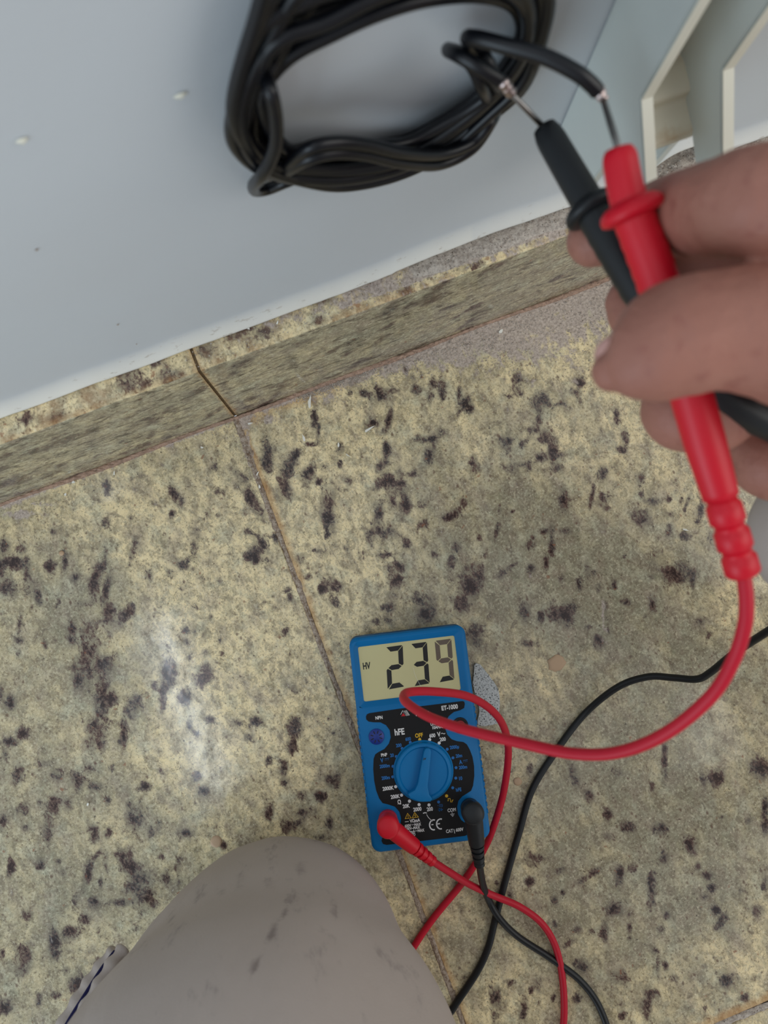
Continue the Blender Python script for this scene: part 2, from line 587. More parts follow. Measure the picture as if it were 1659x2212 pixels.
G5 = [(105,660,32,75,0),(270,650,20,35,30),(215,740,35,60,30),(195,830,32,70,0),(240,890,35,30,0),(350,760,30,45,20),(410,805,15,15,0),(590,800,22,15,0),
(440,720,25,20,0),(385,430,15,50,0),(410,500,8,30,0),(360,580,28,12,0),(540,610,20,35,0),(535,700,12,20,0),(735,455,35,18,0),(835,430,15,50,10),
(815,490,18,25,30),(470,990,38,130,0),(500,870,25,30,0),(455,1120,15,25,0),(690,280,40,18,0),(770,270,40,40,0),(600,280,25,30,0),(620,200,25,20,0),
(860,260,30,10,0),(930,130,12,25,0),(1000,130,30,15,0),(1020,170,18,15,0),(970,175,15,15,0),(990,250,25,20,0),(1090,210,20,30,0),(1080,290,20,25,0),
(1150,220,20,40,0),(1150,285,15,30,0),(1590,190,25,25,0),(1595,260,30,35,0),(1550,295,15,10,0),(1300,360,35,25,0),(1250,280,12,40,0),(1245,400,10,30,0),
(815,620,20,40,0),(790,700,20,50,30),(1060,550,50,15,0),(1140,520,30,30,0),(1070,650,25,60,15),(960,760,30,14,0),(1530,580,40,25,50),(1340,700,40,20,50),
(1570,730,40,25,0),(820,800,50,40,0),(900,820,30,60,0),(840,890,20,50,-20),(1030,940,40,30,0),(930,950,25,40,0),(1275,930,25,30,0),(1210,1000,20,50,60),
(770,1100,70,40,0),(770,1000,25,60,10),(720,1140,30,40,0),(1030,1060,25,25,0),(660,1250,22,35,0),(820,1240,40,15,0),(940,1170,20,25,0),(1230,1190,25,25,0),
(1205,1280,22,30,0),(1370,1140,15,15,0),(1350,1350,40,60,10),(1310,1430,50,70,20),(1260,1530,35,60,20),(1290,1330,20,20,0),(870,1390,40,35,0),
(880,1320,40,30,0),(1100,1240,15,15,0),(460,1400,60,25,0),(430,1440,25,25,0),(510,1420,35,25,0),(490,1520,50,30,0),(310,1270,20,28,0),(350,1370,18,15,0),
(225,1450,20,10,0),(240,1495,15,18,0),(85,1525,12,15,0),(215,1700,20,20,0),(60,1200,40,60,20),(45,1270,30,20,0),(155,1140,12,25,0),(830,1555,45,18,0),
(1000,1500,45,25,0),(1060,1580,40,60,0),(1040,1600,25,25,0),(830,1640,30,15,0),(745,1640,30,20,0),(585,1170,12,35,0),(390,1215,18,6,0),(75,990,15,25,0),
(25,940,20,30,0),(1500,1360,15,25,50),(1560,1310,8,40,60),(1475,1100,12,40,10),(1490,970,8,25,0),(1570,980,12,10,0),(1350,1720,40,50,0),(1640,1580,25,40,0)]
G6 = [(425,300,42,42,0),(410,400,15,30,0),(390,450,35,20,0),(340,510,18,40,50),(240,520,18,40,60),(440,490,25,30,0),(530,310,25,10,0),(620,250,25,20,0),
(640,190,20,25,0),(360,640,12,25,0),(430,600,20,20,0),(505,655,22,22,0),(265,660,35,25,0),(490,560,25,60,0),(320,640,50,12,0),(760,680,25,35,20),
(970,715,22,25,0),(860,555,25,20,0),(880,480,18,50,0),(835,380,12,30,0),(755,830,25,28,0),(790,880,20,12,0),(550,840,22,45,0),(700,820,10,50,10),
(970,800,15,15,0),(970,925,35,35,0),(1020,840,40,14,0),(1120,830,12,15,0),(1135,912,14,14,0),(1220,840,10,40,20),(1190,830,8,15,0),(1290,880,12,25,0),
(1280,950,20,20,0),(1120,990,14,20,0),(1350,1030,20,25,0),(1200,1030,25,20,0),(480,1010,14,35,0),(480,1090,15,40,0),(455,1170,12,30,0),(440,1000,20,12,0),
(560,1000,25,15,0),(360,1075,25,20,0),(380,1035,12,10,0),(535,1265,22,16,0),(630,1290,14,30,0),(370,1200,18,15,0),(710,1225,12,12,0),(675,1210,15,40,0),
(735,1310,8,20,0),(820,1290,14,30,0),(1020,1250,20,12,0),(1150,1230,50,45,0),(1230,1230,35,20,0),(1250,1275,12,30,0),(870,1140,12,10,0),(1040,1150,30,40,0),
(885,1385,22,12,0),(1035,1400,18,35,0),(990,1465,10,10,0),(1295,1490,22,22,0),(1330,1580,10,25,20),(560,1450,40,45,0),(490,1450,25,30,0),(425,1460,15,25,0),
(490,1380,14,20,0),(340,1445,20,25,0),(680,1520,18,10,0),(790,1530,18,50,0),(740,1600,25,35,0),(775,1450,12,60,0),(360,1610,40,12,0),(10,310,25,30,0)]
G7 = [(235,160,14,20,0),(120,180,20,10,0),(765,200,34,25,0),(1040,110,14,80,0),(965,270,12,25,0),(500,220,25,60,-10),(590,340,20,30,0),(1350,210,40,38,0),
(1270,240,12,40,-15),(1610,160,50,50,0),(1640,400,15,50,0),(1640,500,18,50,0),(700,450,22,35,0),(690,580,30,20,0),(815,520,35,25,0),(935,580,8,8,0),
(1010,530,30,25,0),(1195,615,30,45,0),(1030,700,22,30,0),(255,705,50,30,0),(245,745,25,25,0),(415,780,22,22,0),(600,800,14,55,60),(550,830,14,20,0),
(770,800,20,40,0),(855,765,25,30,0),(965,830,22,35,0),(960,900,20,80,0),(235,840,25,20,0),(1240,750,15,20,0),(1300,810,25,20,0),(1320,880,25,20,0),
(1280,930,20,20,0),(1495,898,18,20,0),(1540,485,14,14,0),(1385,455,10,10,0),(1350,1010,25,25,0),(1380,1080,20,50,30),(1640,860,25,30,0),(1600,1010,40,25,0),
(118,920,14,25,0),(430,910,10,16,0),(380,960,20,25,0),(35,850,10,8,0),(740,1010,40,30,0),(830,1040,10,14,0),(385,1095,14,18,0),(345,1090,10,10,0),
(520,1130,18,16,0),(600,1140,22,12,-30),(680,1130,18,50,0),(1020,1125,22,18,0),(1055,1045,18,20,0),(830,1125,12,25,0),(830,1180,10,14,0),(470,1215,14,35,60),
(535,1340,35,30,0),(30,1290,12,10,0),(985,1260,22,22,0),(995,1350,20,50,0),(1050,1350,14,25,0),(1280,1350,14,14,0),(1335,1295,10,12,0),(1090,1415,25,25,0),
(1405,1440,32,35,0),(780,1420,45,35,0),(965,1510,30,20,0),(940,1580,22,60,0),(1340,1575,16,28,0),(1520,1540,22,20,0),(1280,1600,14,14,0),(790,1640,20,22,0),
(760,1580,35,15,0),(290,1480,22,60,0),(200,1600,20,50,0),(30,1530,30,50,0),(120,1440,30,10,0),(20,1640,25,30,0),(375,1540,10,18,0),(520,1540,20,25,0),(240,1490,14,14,0)]
BLOTCH = []
for g, ox, oy, s in ((G3, 0, 850, 2.9625), (G4, 0, 1400, 2.074), (G5, 540, 750, 2.765), (G6, 1000, 750, 2.517), (G7, 1060, 1600, 2.7696)):
    for x, y, rx, ry, a in g:
        BLOTCH.append((ox + x / s, oy + y / s, rx / s, ry / s, a))
# warm (negative) and grey-green (positive) clouds of the stone
TONE = [(480,1200,170,160,-.55),(560,1420,170,150,-.5),(700,1150,110,220,-.5),(640,830,90,60,-.6),(730,950,120,110,-.35),(230,1100,120,90,-.3),
(1290,980,120,80,-.4),(1350,820,150,70,-.2),(1250,760,100,60,-.35),(1500,1050,60,90,-.3),(1590,1300,70,60,-.5),(400,1700,140,120,-.1),(620,1620,90,110,-.35),
(80,1500,90,110,.15),(150,1280,120,90,.35),(200,1450,90,160,.35),(100,1750,150,120,.3),(300,1900,140,120,.2),(60,2000,120,150,.25),
(1150,1150,190,170,.5),(1250,1300,200,120,.4),(1400,1250,160,150,.3),(1300,1700,250,160,.4),(1500,1850,180,200,.4),(1250,2000,200,140,.3),
(1450,1450,180,120,.35),(1120,1450,90,60,-.2),(1600,2080,60,50,-.5),(880,1050,120,120,.1),(1000,900,80,70,-.2),(1080,2160,80,60,-.3),(950,1250,90,90,.2)]


def px_of(X, Y):
    """stone pattern coordinates of floor points"""
    V = np.stack([X, Y, np.zeros_like(X) - CH], 0)
    C = R.T @ V.reshape(3, -1)
    return (C[0] / -C[2] * F + W / 2).reshape(X.shape), (-C[1] / -C[2] * F + HH / 2).reshape(X.shape)


def stone_fields(X, Y):
    u, v = px_of(X, Y)
    dark = np.zeros_like(u)
    rs = np.random.RandomState(3)
    for cx, cy, rx, ry, a in BLOTCH:
        st = rs.choice([.62, .8, .95, 1.12, 1.2])
        if rx * ry > 200:
            st = max(st, .95)
        m = max(rx, ry) * 2.2
        sel = (abs(u - cx) < m) & (abs(v - cy) < m)
        if not sel.any():
            continue
        du, dv = u[sel] - cx, v[sel] - cy
        ar = math.radians(a)
        along = du * math.sin(ar) - dv * math.cos(ar)
        across = du * math.cos(ar) + dv * math.sin(ar)
        q = (along / ry) ** 2 + (across / rx) ** 2
        dark[sel] = np.maximum(dark[sel], st * np.exp(-.48 * q))
    tone = np.full_like(u, .42)
    for cx, cy, rx, ry, s in TONE:
        tone += 1.25 * s * np.exp(-((u - cx) / rx) ** 2 - ((v - cy) / ry) ** 2)
    mort = np.zeros_like(u)
    # dust and mortar spilled along the skirting towards the right
    dist = .1265 - Y
    wdt = np.interp(X, [-.25, -.15, -.05, .02, .08, .13, .17, .30], [.006, .003, .003, .006, .014, .030, .042, .05])
    mort += 1.05 * np.exp(-(np.clip(dist, 0, 1) / wdt) ** 2)
    for cx, cy, rx, ry, s in ((40,1110,60,10,.9),(90,1090,40,8,.8),(585,905,22,14,.8),(525,915,20,22,.9),(535,960,9,40,.9),(905,775,45,14,.8),(1165,780,5,40,.55),
                              (1150,830,5,30,.5),(1303,1340,5,60,.8),(1310,1370,5,30,.8),(700,850,60,20,.6)):
        mort = np.maximum(mort, s * np.exp(-((u - cx) / rx) ** 2 - ((v - cy) / ry) ** 2))
    rust = 1.0 * np.exp(-((X + .0395) / .0045) ** 2) * np.interp(Y, [-.35, .0, .127], [.75, .8, .9])
    rust = np.maximum(rust, .75 * np.exp(-((Y - .124) / .010) ** 2 - ((X - .0) / .07) ** 2))
    rust = np.maximum(rust, .9 * np.exp(-((Y + .330) / .006) ** 2))
    return dark, tone, mort, rust


def set_attr(me, **kw):
    for k, arr in kw.items():
        a = me.attributes.new(k, 'FLOAT', 'POINT')
        a.data.foreach_set('value', np.ascontiguousarray(arr, dtype=np.float32).ravel())


floor = empty('floor')
tag(floor, 'floor of mottled cream and grey-brown polished granite tiles', kind='structure')
bm = bmesh.new()
box(bm, -.50, .88, -.80, .1262, -.03, -.0030)
from_bm('mortar_bed', bm, MORTAR, floor)


def tile(x0, x1, y0, y1, step, parent, name='tile'):
    nx, ny = max(2, int((x1 - x0) / step)), max(2, int((y1 - y0) / step))
    xs, ys = np.linspace(x0, x1, nx), np.linspace(y0, y1, ny)
    X, Y = np.meshgrid(xs, ys)
    b = .0008
    xs2 = np.clip(X, x0 + b * .6, x1 - b * .6); ys2 = np.clip(Y, y0 + b * .6, y1 - b * .6)
    V = np.stack([X, Y, np.zeros_like(X)], -1).reshape(-1, 3)
    f = []
    for j in range(ny - 1):
        r0 = j * nx
        f += [(r0 + i, r0 + i + 1, r0 + nx + i + 1, r0 + nx + i) for i in range(nx - 1)]
    # bevelled rim going down
    rim = [i for i in range(nx)] + [j * nx + nx - 1 for j in range(1, ny)] + [(ny - 1) * nx + i for i in range(nx - 2, -1, -1)] + [j * nx for j in range(ny - 2, 0, -1)]
    n0 = len(V)
    cx, cy = (x0 + x1) / 2, (y0 + y1) / 2
    low = []
    for k, dz in enumerate((-.0007, -.012)):
        for i in rim:
            p = V[i].copy()
            e = .0006
            p[0] += e * (1 if abs(p[0] - x1) < 1e-9 else -1 if abs(p[0] - x0) < 1e-9 else 0)
            p[1] += e * (1 if abs(p[1] - y1) < 1e-9 else -1 if abs(p[1] - y0) < 1e-9 else 0)
            p[2] = dz
            low.append(p)
    V = np.vstack([V, np.array(low)])
    m = len(rim)
    for i in range(m):
        j = (i + 1) % m
        f.append((rim[j], rim[i], n0 + i, n0 + j))
        f.append((n0 + j, n0 + i, n0 + m + i, n0 + m + j))
    me = bpy.data.meshes.new(name)
    me.from_pydata(V.tolist(), [], f)
    d, t, mo, ru = stone_fields(V[:, 0], V[:, 1])
    set_attr(me, dark=d, tone=t, mort=mo, rust=ru, face=np.zeros(len(V)))
    return link(name, me, GRANITE, parent, False)


tile(-.4990, -.0432, -.3310, .1262, .0016, floor)
tile(-.0396, .4180, -.3305, .1262, .0016, floor)
tile(-.4990, -.0432, -.7900, -.3350, .02, floor)
tile(-.0396, .4180, -.7900, -.3350, .003, floor)


def rough_strip(name, path, w, h, mat, parent, seed, zoff=0.0, jit=.25):
    """a low lumpy bead of mortar along a path"""
    rnd = random.Random(seed)
    v, f = [], []
    K = 7
    path = [Vector(p) for p in path]
    for i, p in enumerate(path):
        t = (path[min(i + 1, len(path) - 1)] - path[max(i - 1, 0)]).normalized()
        s = Vector((-t.y, t.x, 0)).normalized()
        ww = w[i] if hasattr(w, '__len__') else w
        for k in range(K):
            a = math.pi * k / (K - 1)
            j = 1 + rnd.uniform(-jit, jit)
            v.append(p + s * (ww * .5 * math.cos(a) * j) + Vector((0, 0, zoff + h * math.sin(a) * j - .0004)))
    for i in range(len(path) - 1):
        for k in range(K - 1):
            f.append((i * K + k, (i + 1) * K + k, (i + 1) * K + k + 1, i * K + k + 1))
    return from_data(name, v, f, mat, parent, False)


n = 300
ys = np.linspace(.1255, -.7900, 460)
rough_strip('grout', [(-.0414 + .0003 * math.sin(y * 70) + .0002 * math.sin(y * 190), y, -.0002) for y in ys],
            [.0036 + .0014 * math.exp(-((y - .105) / .02) ** 2) * 1.6 + .0007 * math.sin(y * 143) for y in ys], .0010, GROUT, floor, 1)
rough_strip('grout', [(x, -.3328 + .0003 * math.sin(x * 80), -.0002) for x in np.linspace(-.0395, .418, 200)], .0040, .0012, MORTAR, floor, 2)
rough_strip('grout', [(x, -.3330, -.0002) for x in np.linspace(-.499, -.0435, 120)], .0040, .0010, GROUT, floor, 3)

# ------------------------------------------------------------------ skirting
YS, YW, HS = .1267, .1405, .1085
bb = empty('baseboard_back')
tag(bb, 'granite skirting with a dusty top ledge under the white wall', kind='structure')


def slab(x0, x1, parent):
    # front face and ledge as one bevelled slab, fine grid for the stone pattern
    prof = [(YS, -.004)] + [(YS, z) for z in np.linspace(0, HS - .0012, 34)] + [(YS + .0003, HS - .0005), (YS + .0011, HS)] + \
           [(y, HS) for y in np.linspace(YS + .002, YW + .030, 26)] + [(YW + .030, -.004)]
    nx = int((x1 - x0) / .0028)
    xs = np.linspace(x0, x1, nx)
    V, f = [], []
    for x in xs:
        for y, z in prof:
            V.append((x, y, z))
    K = len(prof)
    for i in range(nx - 1):
        for k in range(K - 1):
            f.append((i * K + k, (i + 1) * K + k, (i + 1) * K + k + 1, i * K + k + 1))
    f.append(tuple(range(K)))
    f.append(tuple((nx - 1) * K + k for k in range(K - 1, -1, -1)))
    V = np.array(V)
    X, Y, Z = V.T
    rng = np.random.RandomState(int(x0 * 1000) % 97)
    dark = np.zeros(len(V))
    top = Z > HS - .001
    for _ in range(int((x1 - x0) * 210)):
        cx = rng.uniform(x0, x1)
        if rng.rand() < .72:
            cz, sx, sz = rng.uniform(0, HS), rng.uniform(.0022, .007), rng.uniform(.002, .006)
            q = ((X - cx - (Z - cz) * .5) / sx) ** 2 + ((Z - cz) / sz) ** 2
            dark = np.maximum(dark, np.where(top, 0, .98 * np.exp(-.6 * q)))
        else:
            cy, s = rng.uniform(YS, YW), rng.uniform(.0015, .004)
            q = ((X - cx) / s / 1.5) ** 2 + ((Y - cy) / s) ** 2
            dark = np.maximum(dark, np.where(top, .9 * np.exp(-.6 * q), 0))
    # dark bands seen low on the left slab
    for cx, cz, sx, sz in ((-.125, .078, .028, .006), (-.18, .040, .02, .008), (-.10, .012, .02, .005), (-.018, .096, .007, .006), (-.005, .035, .014, .004)):
        dark = np.maximum(dark, np.where(top, 0, .95 * np.exp(-((X - cx) / sx) ** 2 - ((Z - cz) / sz) ** 2)))
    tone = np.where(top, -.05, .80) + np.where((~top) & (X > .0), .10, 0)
    mort = np.where(top, np.interp(X, [-.2, -.05, 0, .05, .09, .14, .3], [-.2, .0, .32, .62, .9, 1.1, 1.1]), 0)
    mort = np.where(top & (Y < YS + .0045), mort - .55, mort)
    rust = np.where(top, .42, 0.)
    rust = np.maximum(rust, np.where(top & (Y < YS + .003), .55, 0))
    rust = np.maximum(rust, np.clip(1.0 * np.exp(-((X + .0405) / .0035) ** 2), 0, .8))
    rust = np.maximum(rust, np.where(~top, .5 * np.exp(-(Z / .006) ** 2), 0))
    me = bpy.data.meshes.new('granite_slab')
    me.from_pydata(V.tolist(), [], f)
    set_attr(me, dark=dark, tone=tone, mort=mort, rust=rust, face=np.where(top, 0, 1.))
    bm = bmesh.new(); bm.from_mesh(me); bmesh.ops.recalc_face_normals(bm, faces=bm.faces); bm.to_mesh(me); bm.free()
    o = link('granite_slab', me, GRANITE, parent)
    me.set_sharp_from_angle(angle=math.radians(30))
    return o


slab(-.50, -.0414, bb)
slab(-.0398, .88, bb)
bm = bmesh.new()
box(bm, -.0417, -.0395, YS + .0006, YW + .02, 0, HS - .0005)
from_bm('joint_grout', bm, RUSTGROUT, bb)
rough_strip('mortar_bead', [(x, YS - .0008 + .0005 * math.sin(x * 60), 0.0002) for x in np.linspace(-.499, .88, 620)],
            [.0030 + .0008 * math.sin(x * 37) for x in np.linspace(-.499, .88, 620)], .0024, MORTAR_PINK, bb, 5, 0, .15)


# mortar left on the ledge, thicker towards the right
def ledge_mortar():
    xs = np.linspace(.045, .42, 260)
    ysl = np.linspace(YS + .0012, YW + .028, 26)
    v, f = [], []
    for i, x in enumerate(xs):
        a = np.interp(x, [.045, .07, .10, .14, .19, .215, .235, .26, .42], [0, .0006, .0016, .0024, .003, .0045, .004, .003, .003])
        for y in ysl:
            n_ = mnoise.noise(Vector((x * 60, y * 60, 1))) + .6 * mnoise.noise(Vector((x * 190, y * 190, 4)))
            edge = min(1, max(0, (y - YS - .0012 - .003 * (1 + mnoise.noise(Vector((x * 45, 0, 7))))) / .003))
            v.append((x, y, HS - .0006 + edge * a * (1 + .55 * n_)))
    K = len(ysl)
    for i in range(len(xs) - 1):
        for k in range(K - 1):
            f.append((i * K + k, (i + 1) * K + k, (i + 1) * K + k + 1, i * K + k + 1))
    return from_data('mortar_patch', v, f, MORTAR, bb)


ledge_mortar()


# ------------------------------------------------------------------ wall with a swollen paint lip at its foot
def wall():
    xs = np.linspace(-.50, .88, 560)
    zs = [0, .0008, .0018, .003, .0045, .006, .0075, .009, .0105, .0125, .015, .018, .024, .034, .05, .07, .10, .14, .2, .3, .5, .9, 1.4]
    v, f, lip = [], [], []
    for x in xs:
        zb = HS + .0012 + .0011 * mnoise.noise(Vector((x * 38, 3, 0))) + .0005 * mnoise.noise(Vector((x * 160, 9, 0)))
        zb += .0045 * math.exp(-((x - .125) / .05) ** 2) + .021 * math.exp(-((x - .224) / .018) ** 4) + (.002 if x > .07 else 0)
        for z in zs:
            sw = .0046 * max(0, 1 - z / .0125) ** 1.6
            v.append((x, YW + .0022 - sw + (0 if z else .0004), zb + z))
            lip.append(max(0, 1 - (z / .012) ** 2) * (1 if x < .11 else .75))
        v.append((x, YW + .03, zb)); lip.append(0)
    K = len(zs) + 1
    for i in range(len(xs) - 1):
        for k in range(K - 2):
            f.append((i * K + k, (i + 1) * K + k, (i + 1) * K + k + 1, i * K + k + 1))
        f.append((i * K, i * K + K - 1, (i + 1) * K + K - 1, (i + 1) * K))
    o = from_data('wall_back', v, f, WALL)
    set_attr(o.data, lip=np.array(lip))
    tag(o, 'white painted wall above the granite skirting', kind='structure')
    return o


wl = wall()
bm = bmesh.new()
box(bm, -.50, .88, YW + .030, YW + .06, -.03, 1.5)
from_bm('plaster_backing', bm, MORTAR, wl)
YP = YW + .0016          # plane of the paint
for px, py, rx, rz, mt in ((390, 207, .0022, .0009, WPE), (48, 305, .0019, .0010, WPE), (80, 541, .0006, .0006, GROUT), (255, 702, .0007, .0003, GROUT), (295, 744, .0004, .0003, GROUT)):
    c = PY(px, py, YP)
    v = []
    for k in range(14):
        a = 2 * math.pi * k / 14
        v.append((c.x + rx * math.cos(a) * random.uniform(.8, 1.1), YP + .0002, c.z + rz * math.sin(a) * random.uniform(.8, 1.1)))
    v.append((c.x, YP - .0010 * (1 if mt is WPE else .25), c.z))
    from_data('paint_nib' if mt is WPE else 'speck', v, [(k, (k + 1) % 14, 14) for k in range(14)], mt, wl)

# ------------------------------------------------------------------ white plastic bracket on the wall
br = empty('wall_bracket', (.155, YP, .186))
tag(br, 'aged off-white plastic channel bracket with stained inside, fixed to the wall beside the cable coil', 'bracket')
X0, X1, TH = .1398, .1716, .0042
top = .62
prof_f = [(YP, top), (.1136, top), (.1134, .2530), (.0945, .2370), (.0880, .2325), (.0905, .2150), (.1115, .2270), (.1145, .1880), (YP, .1860)]


def flange(x0, x1):
    bm = bmesh.new()
    a = [bm.verts.new((x0, y, z)) for y, z in prof_f]
    b = [bm.verts.new((x1, y, z)) for y, z in prof_f]
    n = len(a)
    bm.faces.new(a); bm.faces.new(b[::-1])
    for i in range(n):
        bm.faces.new((a[i], a[(i + 1) % n], b[(i + 1) % n], b[i]))
    bmesh.ops.recalc_face_normals(bm, faces=bm.faces)
    bmesh.ops.bevel(bm, geom=list(bm.edges), offset=.0004, segments=2, affect='EDGES')
    o = from_bm('flange', bm, WPL, br)
    o.location = -br.location
    nv = len(o.data.vertices)
    st = [max(0, .8 * math.exp(-((v.co.z - .244) / .006) ** 2 - ((v.co.y - .1365) / .006) ** 2)) for v in o.data.vertices]
    set_attr(o.data, stain=np.array(st))
    # paler front edge strip
    e = []
    for y, z in prof_f[1:5]:
        e.append((y, z))
    v, f = [], []
    for y, z in e:
        v += [(x0 + .0001, y - .0006, z + .0002), (x1 - .0001, y - .0006, z + .0002)]
    for i in range(len(e) - 1):
        f.append((2 * i, 2 * i + 1, 2 * i + 3, 2 * i + 2))
    s = from_data('edge_strip', v, f, WPE, br, False)
    s.location = -br.location
    sm = s.modifiers.new('s', 'SOLIDIFY'); sm.thickness = .0006


flange(X0, X0 + TH)
flange(X1 - TH * .6, X1 + TH * .4)
# web between the flanges: vertical, then a sloped shelf, then a short drop
webp = [(.1375, top), (.1375, .40), (.1365, .30), (.1360, .262), (.1335, .2395), (.1270, .2370), (.1195, .2345), (.1185, .2300), (.1120, .2275), (.1080, .2262), (.1100, .2235), (.1385, .2270)]
webp = [tuple(p) for p in spline(webp[1:], 6)]
webp.insert(0, (.1375, top))
v, f, st = [], [], []
NX = 24
for i in range(NX):
    tx = i / (NX - 1)
    x = X0 + TH + (X1 - X0 - 1.6 * TH) * tx
    for y, z in webp:
        v.append((x, y, z))
        st.append(1.1 * math.exp(-((z - .2400) / .0045) ** 2 - ((y - .1345) / .004) ** 2 - ((tx - .85) / .5) ** 2) + .55 * math.exp(-((z - .256) / .02) ** 2 - ((tx - .6) / .5) ** 2)
                  + .5 * math.exp(-((y - .129) / .006) ** 2 - ((z - .238) / .006) ** 2 - ((tx - .2) / .3) ** 2) + .6 * math.exp(-((z - .2262) / .0015) ** 2))
K = len(webp)
for i in range(NX - 1):
    for k in range(K - 1):
        f.append((i * K + k, i * K + k + 1, (i + 1) * K + k + 1, (i + 1) * K + k))
w_ = from_data('web', v, f, WEB, br, True)
w_.location = -br.location
set_attr(w_.data, stain=np.array(st))

# ------------------------------------------------------------------ multimeter
MA = -math.radians(14.45)
mc = Vector((-.0041, -.0999, 0))
mm = empty('multimeter', mc, MA)
tag(mm, 'blue and black digital multimeter lying on the granite floor showing 239', 'multimeter')
ca, sa = math.cos(-MA), math.sin(-MA)


def ML(px, py, z=.0245):
    p = P(px, py, z) - mc
    return (p.x * ca - p.y * sa, p.x * sa + p.y * ca)


def MC(cx, cy, z=.0245):        # position read off a 4.097x enlargement of the meter
    return ML(740 + cx / 4.097, 1320 + cy / 4.097, z)


LX, LY = .0352, .0630
ZT = .0245
case_poly = rrect(-LX, -LY, LX, LY, .0055, 6)
prism('back_shell', rrect(-LX + .0012, -LY + .001, LX - .0012, LY - .001, .005), .0004, .012, BLACKCASE, mm)
prism('case', case_poly, .010, ZT - .0024, BLUE, mm, .0002)
# front cover: ring around the display window, rounded outer edge, chamfered inner edge
c4 = [MC(135, 325, .0225), MC(985, 210, .0225), MC(1050, 690, .0225), MC(190, 810, .0225)]
dx0 = (c4[0][0] + c4[3][0]) / 2; dx1 = (c4[1][0] + c4[2][0]) / 2
dy1 = (c4[0][1] + c4[1][1]) / 2; dy0 = (c4[2][1] + c4[3][1]) / 2
cxd, cyd = (dx0 + dx1) / 2, (dy0 + dy1) / 2


def hit(poly, a):
    d = (math.cos(a), math.sin(a))
    best = None
    n = len(poly)
    for i in range(n):
        (x1, y1), (x2, y2) = poly[i], poly[(i + 1) % n]
        ex, ey = x2 - x1, y2 - y1
        den = d[0] * ey - d[1] * ex
        if abs(den) < 1e-14: continue
        t = ((x1 - cxd) * ey - (y1 - cyd) * ex) / den
        s = ((x1 - cxd) * d[1] - (y1 - cyd) * d[0]) / den
        if t > 0 and -1e-6 <= s <= 1 + 1e-6:
            best = t if best is None else max(best, t)
    return (cxd + d[0] * best, cyd + d[1] * best)


def inset(poly, d):
    cx, cy = sum(p[0] for p in poly) / len(poly), sum(p[1] for p in poly) / len(poly)
    xm = max(abs(p[0] - cx) for p in poly); ym = max(abs(p[1] - cy) for p in poly)
    return [(cx + (p[0] - cx) * (1 - d / xm), cy + (p[1] - cy) * (1 - d / ym)) for p in poly]


win = rrect(dx0, dy0, dx1, dy1, .0012, 4)
angs = sorted(set([math.atan2(y - cyd, x - cxd) for x, y in win + case_poly] + [math.radians(a) for a in range(-180, 180, 3)]))
rings = [(win, ZT - .0026), (win, ZT - .0020), (inset(win, -.0016), ZT - .0010), (inset(win, -.0030), ZT - .0002), (inset(win, -.0034), ZT),
         (inset(case_poly, .0022), ZT), (inset(case_poly, .0009), ZT - .0006), (inset(case_poly, .0001), ZT - .0018), (case_poly, ZT - .0040), (case_poly, .0105)]
v, f = [], []
for pl, z in rings:
    for a in angs:
        h = hit(pl, a)
        v.append((h[0], h[1], z))
NA = len(angs)
for r in range(len(rings) - 1):
    for k in range(NA):
        k2 = (k + 1) % NA
        f.append((r * NA + k, (r + 1) * NA + k, (r + 1) * NA + k2, r * NA + k2))
sharp(from_data('front_cover', v, f, BLUE, mm), 30)
disp = prism('display', rrect(dx0 - .0004, dy0 - .0004, dx1 + .0004, dy1 + .0004, .001), .0210, ZT - .00235, LCD, mm)
ZD = ZT - .00228


def flat(name, polys, z, mat, parent):
    v, f = [], []
    for pl in polys:
        b = len(v)
        v += [(x, y, z) for x, y in pl]
        f.append(tuple(range(b, b + len(pl))))
    bm = bmesh.new()
    me = bpy.data.meshes.new('t'); me.from_pydata(v, [], f); bm.from_mesh(me)
    for fc in bm.faces:
        fc.normal_update()
        if fc.normal.z < 0: fc.normal_flip()
    bm.to_mesh(me); bm.free()
    me.name = name
    return link(name, me, mat, parent, False)


# seven-segment figures: box centre read off the photo, drawn in the meter's own axes
SEGMAP = {'2': 'abged', '3': 'abgcd', '9': 'abcdfg'}


